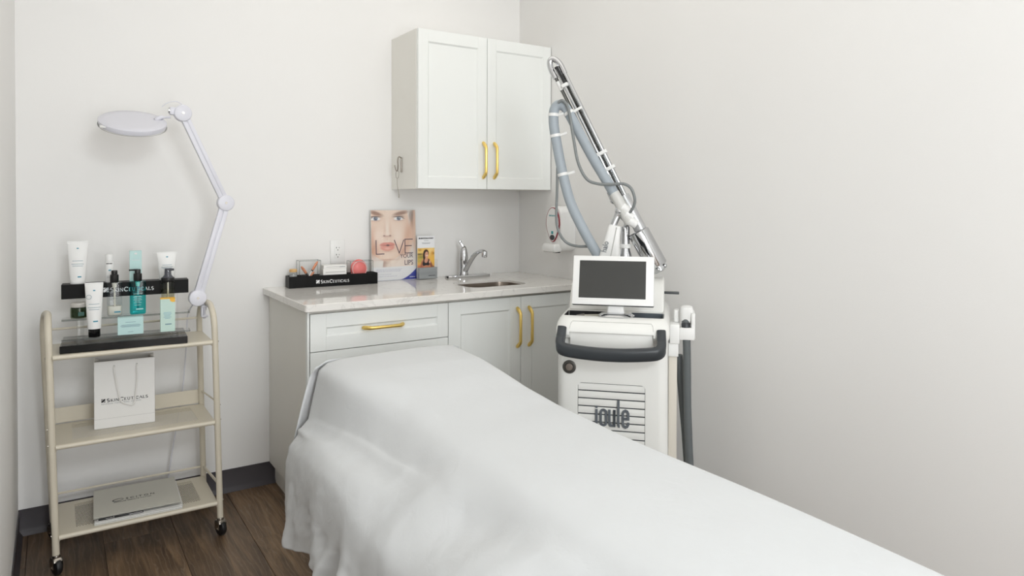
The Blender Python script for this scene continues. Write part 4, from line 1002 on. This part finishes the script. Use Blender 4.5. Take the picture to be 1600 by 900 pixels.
# lid seams on the slope and lower fascia
b = MB()
b.tube([(-.146, -.0215, .866), (-.143, -.0075, .884), (-.138, .0015, .890), (.138, .0015, .890), (.143, -.0075, .884), (.146, -.0215, .866)], .0009, seg=6); b.build('lid_seam', mPage, jm)
MB().box(-.1455, .1455, -.0165, -.006, .80, .855, bev=.003).build('fascia', mMach, jm)
# rear hump
b = MB(); b.loft([[Vector((x, y, z)) for y, z in ((.185, .9015), (.195, .915), (.225, .965), (.255, .995), (.29, 1.008), (.46, 1.008), (.50, .995), (.512, .96), (.514, .9015))] for x in (-.178, .178)])
b.bm.verts.ensure_lookup_table(); hb_ = b.build('rear_housing', mMach, jm, smooth=40)
md = hb_.modifiers.new('bevel', 'BEVEL'); md.width = .012; md.segments = 3; md.limit_method = 'ANGLE'
# handle
hp = cat_rom([(-.172, -.018, .868), (-.173, -.03, .85), (-.174, -.050, .826), (-.169, -.068, .809), (-.145, -.080, .8015), (-.07, -.091, .7965), (0, -.094, .795), (.07, -.091, .7965), (.145, -.080, .8015), (.169, -.068, .809), (.174, -.050, .826), (.173, -.03, .85), (.172, -.018, .868)], 6)
loops = []
for i, p in enumerate(hp):
    f = i/(len(hp)-1); e_ = min(f, 1-f); sx_ = .014; up_h = .0205
    tng = (hp[min(i+1, len(hp)-1)]-hp[max(i-1, 0)]).normalized()
    nn = Vector((0, -1, .35)) if e_ < .2 else Vector((0, -.25, 1)); nn = (nn-tng*nn.dot(tng)).normalized(); bn = tng.cross(nn).normalized()
    a_, c_ = (.0175, .016) if e_ < .14 else (.0225, .016)
    loops.append([p+nn*a_*math.copysign(abs(math.cos(t))**.6, math.cos(t))+bn*c_*math.copysign(abs(math.sin(t))**.6, math.sin(t)) for t in np.linspace(0, 2*PI, 17)[:-1]])
MB().loft(loops).build('push_handle', mDark, jm, smooth=60)
# power button
kb = MB().lathe([(.024, 0), (.024, .004), (.02, .006), (.0175, .006), (.0165, .003), (.0155, .003)], seg=28, mtx=Matrix.Translation((-.149, .001, .7255)) @ Matrix.Rotation(PI/2, 4, 'X')).build('key_switch', M('gunmetal', (84, 82, 78), .35, .5), jm)
MB().lathe([(.0125, .003), (.0125, .0075), (.009, .009), (.001, .009)], seg=24, mtx=Matrix.Translation((-.149, .001, .7255)) @ Matrix.Rotation(PI/2, 4, 'X')).build('switch_ring', M('warm_grey', (128, 118, 110), .4, .3), kb)
# lettering "joule" on the vent
b = MB(); T = .0085; Y0 = .0014
st = lambda pts, w=T: b.ribbon(pts, w, .005, y=Y0)
xh0, xh1 = .5235, .579
b.ribbon([(-.0515, .592), (-.0515, .585)], .0075, .005, y=Y0); st([(-.0515, .580), (-.0515, .507), (-.0535, .507)])
def ring_pts(xa, xb, za, zb, r, gap=None):
    pts = [(v.x, v.y) for v in rrect((xa+xb)/2, (za+zb)/2, (xb-xa)/2, (zb-za)/2, r, 0, 4)]; return pts+[pts[0]]
st(ring_pts(-.0365, -.0175, xh0+.002, xh1, .009)); st([(-.006, xh1+.002), (-.006, xh0+.01), (-.002, xh0+.002), (.0115, xh0+.002), (.0115, xh1+.002)]); st([(.0115, xh0-.001), (.0115, xh1+.002)])
st([(.0255, .615), (.0255, xh0+.006), (.0285, xh0+.001), (.031, xh0+.001)])
st([(.041, .552), (.060, .552), (.060, xh1-.008), (.0565, xh1-.001), (.0505, xh1+.002), (.0445, xh1-.001), (.041, xh1-.008), (.041, xh0+.009), (.0445, xh0+.002), (.0505, xh0-.001), (.0565, xh0+.002), (.060, xh0+.009), (.060, xh0+.016)])
b.build('lettering', mGrayTx, vb, smooth=0)
# monitor
tl = math.radians(-17); MM = Matrix.Translation((-.0015, .052, .942)) @ Matrix.Rotation(tl, 4, 'X') 
mo = MB().box(-.1465, .1465, -.001, .018, 0, .181, bev=.004, mtx=MM).build('monitor', mDark, jm)
MB().box(-.1465, .1465, -.006, -.0005, .001, .181, bev=.0025, mtx=MM).build('white_bezel', mWhite, mo)
MB().box(-.1225, .1175, -.0068, -.0058, .025, .163, mtx=MM).build('screen', mScreen, mo, smooth=0)
b = MB(); b.loft([rrect(0.012, .066, a_, c_, min(a_, c_)*.95, z, 8) for a_, c_, z in ((.062, .042, .9025), (.065, .044, .906), (.055, .036, .9125), (.032, .022, .9145))]); b.build('monitor_base', mChrome, jm)
b = MB(); b.loft([rrect(.008, yv, .032-.002*i, .018, .008, z, 4) for i, (yv, z) in enumerate(((.085, .913), (.084, .925), (.085, .96), (.098, 1.0)))]); b.build('monitor_neck', mWhite, jm)
# side hand-piece holder and hose on the right
b = MB(); b.box(.2, .236, .20, .32, .785, .858, bev=.004); b.box(.236, .29, .205, .235, .80, .845, bev=.003); b.box(.278, .293, .215, .30, .80, .90, bev=.004); b.box(.215, .235, .25, .29, .858, .905, bev=.005); b.box(.196, .232, .21, .30, .735, .786, bev=.002)
b.build('handpiece_holder', mWhite, jm)
MB().box(.196, .228, .22, .34, .08, .735, bev=.004).build('side_column', mMachSide, jm)
b = MB(); b.loft([rrect(.262, .25, a_, c_, .014, z, 6) for a_, c_, z in ((.018, .02, .855), (.0235, .026, .872), (.0245, .028, .905), (.022, .026, .918), (.014, .016, .923))]); b.build('side_handpiece', mWhite, jm)
MB().tube(cat_rom([(.258, .236, .868), (.259, .225, .845), (.262, .22, .80), (.264, .215, .7), (.266, .21, .55), (.272, .205, .40), (.277, .205, .28), (.27, .22, .16), (.24, .26, .09)], 6), .0145, seg=14).build('dark_hose', mHoseD, jm)
MB().cyl((.2585, .231, .86), (.26, .221, .832), .0165, .0165, seg=16, bev=.003).build('hose_collar', mDark, jm)
MB().tube(cat_rom([(.235, .245, .735), (.24, .25, .66), (.248, .25, .56), (.262, .25, .40), (.272, .25, .2), (.25, .26, .1)], 6), .0135, seg=12).build('dark_hose', mHoseD, jm)
MB().box(.168, .235, .33, .36, .954, .962, bev=.002).build('side_peg', mDark, jm)
# wheels and base
MB().box(-.18, .18, .03, .49, .06, .1, bev=.01).build('base_pan', mDark, jm)
for x in (-.15, .15):
    for y in (.07, .44):
        MB().cyl((x-.015, y, .032), (x+.015, y, .032), .0315, seg=20, bev=.004).build('wheel', mRubber, jm); MB().box(x-.022, x+.022, y-.02, y+.02, .05, .066).build('caster_fork', mSteel, jm, smooth=0)
# chrome column and articulated arm
V = .40
b = MB(); b.lathe([(.034, 1.009), (.034, 1.075), (.031, 1.09), (.022, 1.118), (.0195, 1.13), (.0195, 1.21), (.018, 1.215)], (.02, V, 0), seg=28); b.build('arm_column', mChrome, jm, smooth=40)
MB().lathe([(.023, 1.128), (.0245, 1.13), (.0245, 1.143), (.023, 1.145)], (.02, V, 0), seg=24).build('column_collar', mWhite, jm)
# counterweight cylinder leaning back
A0, A1 = Vector((.085, V-.03, 1.225)), Vector((.162, V-.03, 1.075))
A0b, A1b = Vector((.088, V, 1.205)), Vector((.160, V, 1.072))
ax = (A1b-A0b).normalized()
cw = MB(); c0, c1_ = Vector((.074, V, 1.192)), Vector((.146, V, 1.060))
axd = (c1_-c0).normalized()
cw.tube([c0-axd*.006, c0, c1_, c1_+axd*.006], [.036, .044, .044, .040], seg=32); cw.build('counterweight', mChrome, jm, smooth=40)
cwb = MB(); cwb.tube([c1_+axd*.006, c1_+axd*.024, c1_+axd*.03], [.03, .03, .02], seg=24); cwb.ball(c1_+axd*.014+Vector((.026, -.012, .012)), .009); cwb.ball(c1_+axd*.016+Vector((-.0, -.03, 0)), .009); cwb.build('end_knob', mChrome, jm)
TOP = Vector((-.276, V, 1.888)); d = (TOP-c0).normalized(); nrm = Vector((d.z, 0, -d.x))     # nrm points right-up in the arm plane
def along(t, off=0.0, dv=0.0): return c0+d*t+nrm*off+Vector((0, dv, 0))
Lm = (TOP-c0).length
MB().tube([along(-.03, .012), along(.16, .012)], [.026, .024], seg=18).build('arm_sleeve', M('satin_aluminium', (196, 197, 198), .3, .7), jm)
b = MB(); b.tube([along(.12, .018), along(Lm-.03, .022)], .0095, seg=14); b.tube([along(.12, -.004, -.012), along(Lm-.03, .0, -.012)], .0065, seg=12); b.build('arm_tube', mChrome, jm)
MB().tube([along(.14, .008, .004), along(Lm-.04, .012, .004)], .0075, seg=12).build('arm_tube', M('dark_chrome', (96, 96, 94), .15, 1.0), jm)
MB().tube([along(.25, -.022), along(Lm-.02, -.018)], .0075, seg=12).build('arm_tube', M('grey_chrome', (120, 120, 118), .15, 1.0), jm)
b = MB(); b.tube(cat_rom([along(Lm-.06, .022), along(Lm-.015, .022), along(Lm+.012, .012), along(Lm+.02, .0), along(Lm+.012, -.012), along(Lm-.015, -.02), along(Lm-.06, -.02)], 6), .0125, seg=14); b.build('arm_elbow', mChrome, jm)
MB().tube([along(Lm-.115, -.019), along(Lm-.075, -.019)], .0095, seg=12).build('arm_ferrule', mWhite, jm)
MB().tube([along(Lm-.10, .004, -.012), along(Lm-.02, .003, -.012)], .008, seg=10).build('arm_slot', mInk, jm)
for t_, w_ in ((Lm-.105, .012), (.355, .03), (.285, .032)):
    b = MB(); p = along(t_, .002); x = nrm; y = Vector((0, 1, 0)); zz = d
    m = Matrix((x, y, zz)).transposed().to_4x4(); m.translation = p
    b.box(-w_-.002, w_+.002, -.024, .022, -.007, .007, bev=.002, mtx=m); b.build('strap', mWhite, jm)
# lower chrome elbow between column and hand-piece
b = MB(); b.tube(cat_rom([(-.028, V-.06, 1.21), (-.012, V-.05, 1.25), (.0, V-.05, 1.275), (.02, V-.04, 1.265)], 5), .014, seg=14); b.ball((.0, V-.05, 1.278), .019); b.tube([(-.002, V-.05, 1.27), (.03, V-.01, 1.235), (.02, V, 1.2)], .012, seg=12); b.build('arm_elbow', mChrome, jm)
b = MB(); b.tube([along(.2, -.03, -.02), along(.165, -.03, -.02)], [.012, .014], seg=12); b.ball(along(.16, -.03, -.02), .016); b.build('arm_elbow', mChrome, jm)
# halo hand-piece standing behind the screen
b = MB(); h0, h1 = Vector((-.052, .30, 1.05)), Vector((-.012, .31, 1.222)); dd = (h1-h0).normalized(); sx_ = Vector((dd.z, 0, -dd.x))
loops = []
for f, wl, wr, dpv in ((0, .034, .052, .026), (.35, .032, .046, .026), (.7, .028, .030, .024), (.95, .026, .024, .022), (1.0, .022, .02, .018)):
    c = h0+(h1-h0)*f; xc = (wr-wl)/2; hw = (wl+wr)/2
    loops.append([c+sx_*(xc+v.x)+Vector((0, v.y, 0)) for v in rrect(0, 0, hw, dpv, .014, 0, 5)])
hpz = MB().loft(loops).build('treatment_handpiece', mWhite, jm, smooth=50)
b = MB(); b.tube([h0+(h1-h0)*.1+sx_*.014+Vector((0, -.0265, 0)), h0+(h1-h0)*.97+sx_*.008+Vector((0, -.0235, 0))], .0022, seg=6); b.build('seam', mPage, hpz)
tx = text('lettering', 'halo', .031, mGrayTx, hpz, h0+(h1-h0)*.37-sx_*.008+Vector((0, -.0268, 0)), rot=(PI/2, -math.atan2(dd.z, dd.x), 0), align='LEFT', sx=.85, ext=.0006)
# white connector where the thick hose meets the arm
b = MB(); b.tube([(-.022, V-.05, 1.352), (.045, V-.05, 1.232)], [.021, .024], seg=16); b.build('hose_connector', M('pale_plastic', (214, 214, 210), .4), jm)
b = MB(); 
for t_ in (.0, .35, .7):
    p = Vector((.012, V-.055, 1.295)).lerp(Vector((.055, V-.055, 1.218)), t_); b.tube([p, p+Vector((.028, 0, -.018))], [.02, .016], seg=12)
b.build('connector_fins', mWhite, jm)
vh = V-.05
thick = [(-.022, vh, 1.35), (-.06, vh, 1.415), (-.105, vh, 1.49), (-.165, vh, 1.60), (-.205, vh, 1.675), (-.225, vh, 1.703), (-.248, vh-.005, 1.708), (-.264, vh-.008, 1.685), (-.265, vh-.01, 1.63), (-.252, vh-.01, 1.55), (-.23, vh-.01, 1.44), (-.195, vh-.02, 1.316), (-.145, vh-.03, 1.212), (-.095, vh-.035, 1.125), (-.055, vh-.035, 1.06), (-.03, vh-.03, 1.03)]
hs = cat_rom(thick, 8)
MB().tube(hs, .0205, seg=16).build('thick_hose', mHose, jm)
for idx, tail in ((32, .034), (59, .02), (69, .026), (81, .026)):
    p, q = hs[idx], hs[idx+1]; t_ = (q-p).normalized(); sd_ = Vector((abs(t_.z), 0, abs(t_.x)*.5)).normalized()
    b = MB(); b.tube([p-t_*.006, p+t_*.006], .0222, seg=16); b.tube([p+sd_*.018, p+sd_*(.022+tail)+Vector((0, 0, tail*.25))], .0055, seg=8, flat=(1, .5)); b.build('hose_strap', mWhite, jm)
thin = [(-.245, vh-.03, 1.715), (-.225, vh-.03, 1.722), (-.203, vh-.03, 1.69), (-.183, vh-.03, 1.58), (-.163, vh-.03, 1.475), (-.128, vh-.03, 1.407), (-.082, vh-.028, 1.387), (-.03, vh-.03, 1.385), (.02, vh-.03, 1.386), (.05, vh-.03, 1.365), (.063, vh-.03, 1.318), (.048, vh-.02, 1.28), (.022, vh, 1.258)]
MB().tube(cat_rom(thin, 8), .006, seg=8).build('thin_cable', mCable, jm)
thin2 = [(-.248, vh-.01, 1.50), (-.249, vh-.014, 1.44), (-.25, vh-.014, 1.36), (-.252, vh-.014, 1.24), (-.238, vh-.014, 1.185), (-.21, vh-.014, 1.15), (-.165, vh-.016, 1.136), (-.1, vh-.03, 1.138)]
MB().tube(cat_rom(thin2, 8), .0055, seg=8).build('thin_cable', mCable, jm)
# loose tips lying in the left tray of the deck
jmm = Matrix.Translation(JP) @ Matrix.Rotation(JA, 4, 'Z')
for p, q, lab in (((-.138, .104, .8885), (-.045, .128, .8895), 'grey-tipped beige treatment tip lying behind in the deck tray'), ((-.15, .074, .8865), (-.045, .084, .8865), 'beige treatment tip lying in front in the deck tray')):
    p, q = jmm @ Vector(p), jmm @ Vector(q); d_ = q-p
    t = thing('treatment_tip', lab, 'tip', p)
    MB().tube([Vector((0, 0, 0)), d_*.3], [.0075, .0115], seg=14).build('nozzle', M('taupe_plastic', (128, 122, 114), .4), t); MB().tube([d_*.3, d_*.32, d_], [.0115, .0085, .0085], seg=14).build('barrel', M('beige_plastic', (200, 194, 180), .4), t)

# ------------------------------------------------------------------ treatment table and its sheet
o = (-1.2, -1.9, 0)
tb = thing('treatment_table', 'padded treatment table hidden under the white sheet', 'table', o)
MB().box(-1.41, -.95, -2.84, -1.52, .56, .645, bev=.03, seg=4).build('mattress', mMachSide, tb, org=o)
b = MB(); b.loft([[Vector((x, y, z)) for y, z in ((-1.51, .56), (-1.0, .66), (-.985, .69), (-1.0, .725), (-1.2, .715), (-1.51, .645))] for x in (-1.41, -.95)]); b.build('headrest', mMachSide, tb, org=o)
MB().box(-1.575, -1.42, -1.95, -1.08, .40, .485, bev=.02, seg=3).build('arm_rest', mMachSide, tb, org=o)
MB().box(-1.35, -1.0, -2.6, -1.3, .0005, .08, bev=.01).build('base', mMachSide, tb, org=o); MB().box(-1.27, -1.08, -2.3, -1.7, .08, .56).build('pedestal', mMachSide, tb, org=o)
MB().box(-1.45, -1.27, -1.6, -1.4, .36, .42).build('arm_bracket', mSteel, tb, org=o, smooth=0); MB().box(-1.29, -1.2, -1.75, -1.4, .36, .56).build('arm_bracket', mSteel, tb, org=o, smooth=0)

def ip(v, xs, ys): return float(np.interp(v, xs, ys))
ZT = ([-2.88, -2.3, -1.9, -1.62, -1.45, -1.32, -1.17, -1.03, -.95], [.672, .684, .688, .697, .714, .736, .757, .763, .764])
ZS = ([-2.88, -2.2, -1.85, -1.72, -1.58, -1.37, -1.2, -1.04, -.95], [.54, .52, .505, .497, .522, .546, .53, .505, .50])
def smooth3(t): t = max(0, min(1, t)); return t*t*(3-2*t)
def nz(x, y, z, s): return noise.noise(Vector((x*s, y*s, z*s)))
def sheet_pt(y, v):
    """cross section at y: v runs from the right hem over the top to the left hem"""
    zt, zs = ip(y, *ZT), ip(y, *ZS)
    head = smooth3((y+1.5)/.45)                      # 1 near the head end
    hem = ip(y, [-3, -1.9, -1.5, -1.2, -.9], [.10, .22, .265, .235, .18])+.012*math.sin(y*13)
    xr = -.925+.004*math.sin(y*7)
    xl = -1.385-.07*head
    far = smooth3((-y-1.72)/.3)                      # beyond the arm rest the cloth falls in one slope
    xc, zc = ip(y, [-2.9, -1.69, -1.33, -1.0], [-1.47, -1.45, -1.475, -1.508]), ip(y, [-2.9, -1.69, -1.33, -1.0], [.60, .605, .585, .565])
    xs = ip(y, [-2.9, -1.3, -1.1, -.95], [-1.60, -1.597, -1.588, -1.575])
    pr = [(xr+.035, .36), (xr+.022, .5), (xr+.008, zt-.06), (xr-.002, zt-.02), (xr-.02, zt-.003), (xr-.07, zt), ((xr+xl)/2, zt+.002), (xl+.06, zt-.001), (xl+.012, zt-.012), (xl-.018, zt-.035),
          (xc, zc), ((xc+xs)/2-.004, zc*.42+zs*.58+.012), (xs+.03, zs+.022), (xs, zs-.012), (xs-.010, zs-.06), (xs-.012, zs-.14), (xs-.010, (zs-.14+hem)/2), (xs-.014, hem)]
    vs = [0, .06, .12, .14, .155, .185, .33, .47, .51, .535, .61, .65, .685, .72, .755, .81, .9, 1.0]
    return ip(v, vs, [p[0] for p in pr]), ip(v, vs, [p[1] for p in pr])
NU, NV = 190, 170
ys = list(np.linspace(-.952, -2.88, NU)); vv_ = list(np.linspace(0, 1, NV))
verts = []
raw = np.zeros((NU, NV, 3))
for i, y in enumerate(ys):
    for k, v in enumerate(vv_):
        x, z = sheet_pt(y, v); raw[i, k] = (x, y, z)
for _ in range(5):      # round off the section corners
    r2 = raw.copy(); r2[:, 1:-1] = .25*raw[:, :-2]+.5*raw[:, 1:-1]+.25*raw[:, 2:]; r2[1:-1] = .25*r2[:-2]+.5*r2[1:-1]+.25*r2[2:]; r2[0, 1:-1] = raw[0, 1:-1]; r2[-1, 1:-1] = raw[-1, 1:-1]; raw = r2
for i in range(NU):
    for k in range(NV):
        x, y, z = raw[i, k]; v = vv_[k]
        wv = smooth3((v-.70)/.15)                     # hanging side
        sl = smooth3((v-.53)/.08)*(1-smooth3((v-.74)/.06))   # slope onto the arm rest
        # hanging folds grow towards the hem
        g_ = smooth3((v-.72)/.28)
        fold = math.sin(y*17+1.5*nz(0, y, 0, 2.2)*3)*.016+math.sin(y*41+nz(0, y, 1, 3)*3)*.005
        pleat = math.exp(-((y+1.43+.10*(1-g_))/.035)**2)*.035+math.exp(-((y+1.61)/.034)**2)*.055-math.exp(-((y+1.53)/.03)**2)*.02+math.exp(-((y+1.06)/.03)**2)*.018
        x -= wv*(.35+.65*g_)*(fold*.8)+g_*pleat*.9-.004
        z += wv*.5*nz(x, y, z, 9)*.012
        # crumple on slope and side
        cr = nz(x, y*1.0, z, 6)*.006+nz(x, y, z, 15)*.0045+nz(x, y*1.6+z, z, 34)*.0026
        x -= wv*cr*1.1; z += sl*cr*.45; x -= sl*cr*.2
        # soft pulls running from the head corner, one sharper crease where slope meets arm rest
        z += sl*.0045*math.sin((x*1.1+.5*y)*30+1.0)*smooth3((-y-.98)/.2)
        z += .007*math.exp(-((v-.612)/.007)**2)*smooth3((-y-.97)/.12)*smooth3((y+1.78)/.15)-.004*math.exp(-((v-.635)/.012)**2)*smooth3((y+1.78)/.2)
        # flat top: barely wavy
        tp = smooth3((v-.15)/.06)*(1-smooth3((v-.46)/.08))
        z += tp*(nz(x, y, 0, 3.2)*.0035+nz(x, y, 3, 9)*.0012)
        # deep soft folds towards the lower left foreground
        fl = smooth3((-y-1.62)/.3)*smooth3((v-.50)/.12)*(1-wv)
        z += fl*.015*math.sin((x*.6+y*.9)*17+nz(x, y, 2, 2)*1.2)
        verts.append((x, y, z))
faces = [(i*NV+k, i*NV+k+1, (i+1)*NV+k+1, (i+1)*NV+k) for i in range(NU-1) for k in range(NV-1)]
# head-end flap hanging behind the headrest, flaring to the left
base_i = len(verts); FU, FW = 26, 46
for a in range(FU):
    f = a/(FU-1)
    for c in range(FW):
        s_ = c/(FW-1)
        xl_, xr_ = -1.478-.072*f**.8, -.915+.02*f
        x = xr_+(xl_-xr_)*s_; zt = .762-.02*smooth3((s_-.92)/.08)-.012*smooth3((.06-s_)/.06)
        z = zt-(zt-.485-.02*math.sin(s_*9))*f
        y = -.949+.022*smooth3(f/.15)+.012*f*math.sin(s_*22)+.014*f
        if s_ > .93: y -= .02*f*(s_-.93)/.07
        verts.append((x, y, z))
faces += [(base_i+a*FW+c, base_i+(a+1)*FW+c, base_i+(a+1)*FW+c+1, base_i+a*FW+c+1) for a in range(FU-1) for c in range(FW-1)]
me = bpy.data.meshes.new('bed_sheet'); oo = Vector((-1.2, -1.9, .7))
me.from_pydata([tuple(Vector(v)-oo) for v in verts], [], faces); me.materials.append(mSheet); me.shade_smooth()
sh = bpy.data.objects.new('bed_sheet', me); COL.objects.link(sh); sh.location = oo
md = sh.modifiers.new('cloth', 'SOLIDIFY'); md.thickness = .0016; md.offset = 0
tag(sh, 'white sheet draped over the treatment table and hanging down its left side', 'sheet')

# ------------------------------------------------------------------ groups of like things
GROUPS = {'cream_tube': 'white cream tubes on the product display', 'carton': 'mint cartons on the product display', 'pump_bottle': 'pump bottles on the product display',
          'acrylic_box': 'clear boxes in the counter tray', 'applicator_brush': 'copper-tipped brushes in the clear box', 'cotton_box': 'white cartons stacked in the counter tray',
          'booklet': 'booklets under the grey folder', 'pen': 'black pens under the folder', 'treatment_tip': 'treatment tips in the deck tray'}
for ob in COL.objects:
    k = ob.name.split('.')[0]
    if ob.parent is None and k in GROUPS: ob['group'] = GROUPS[k]
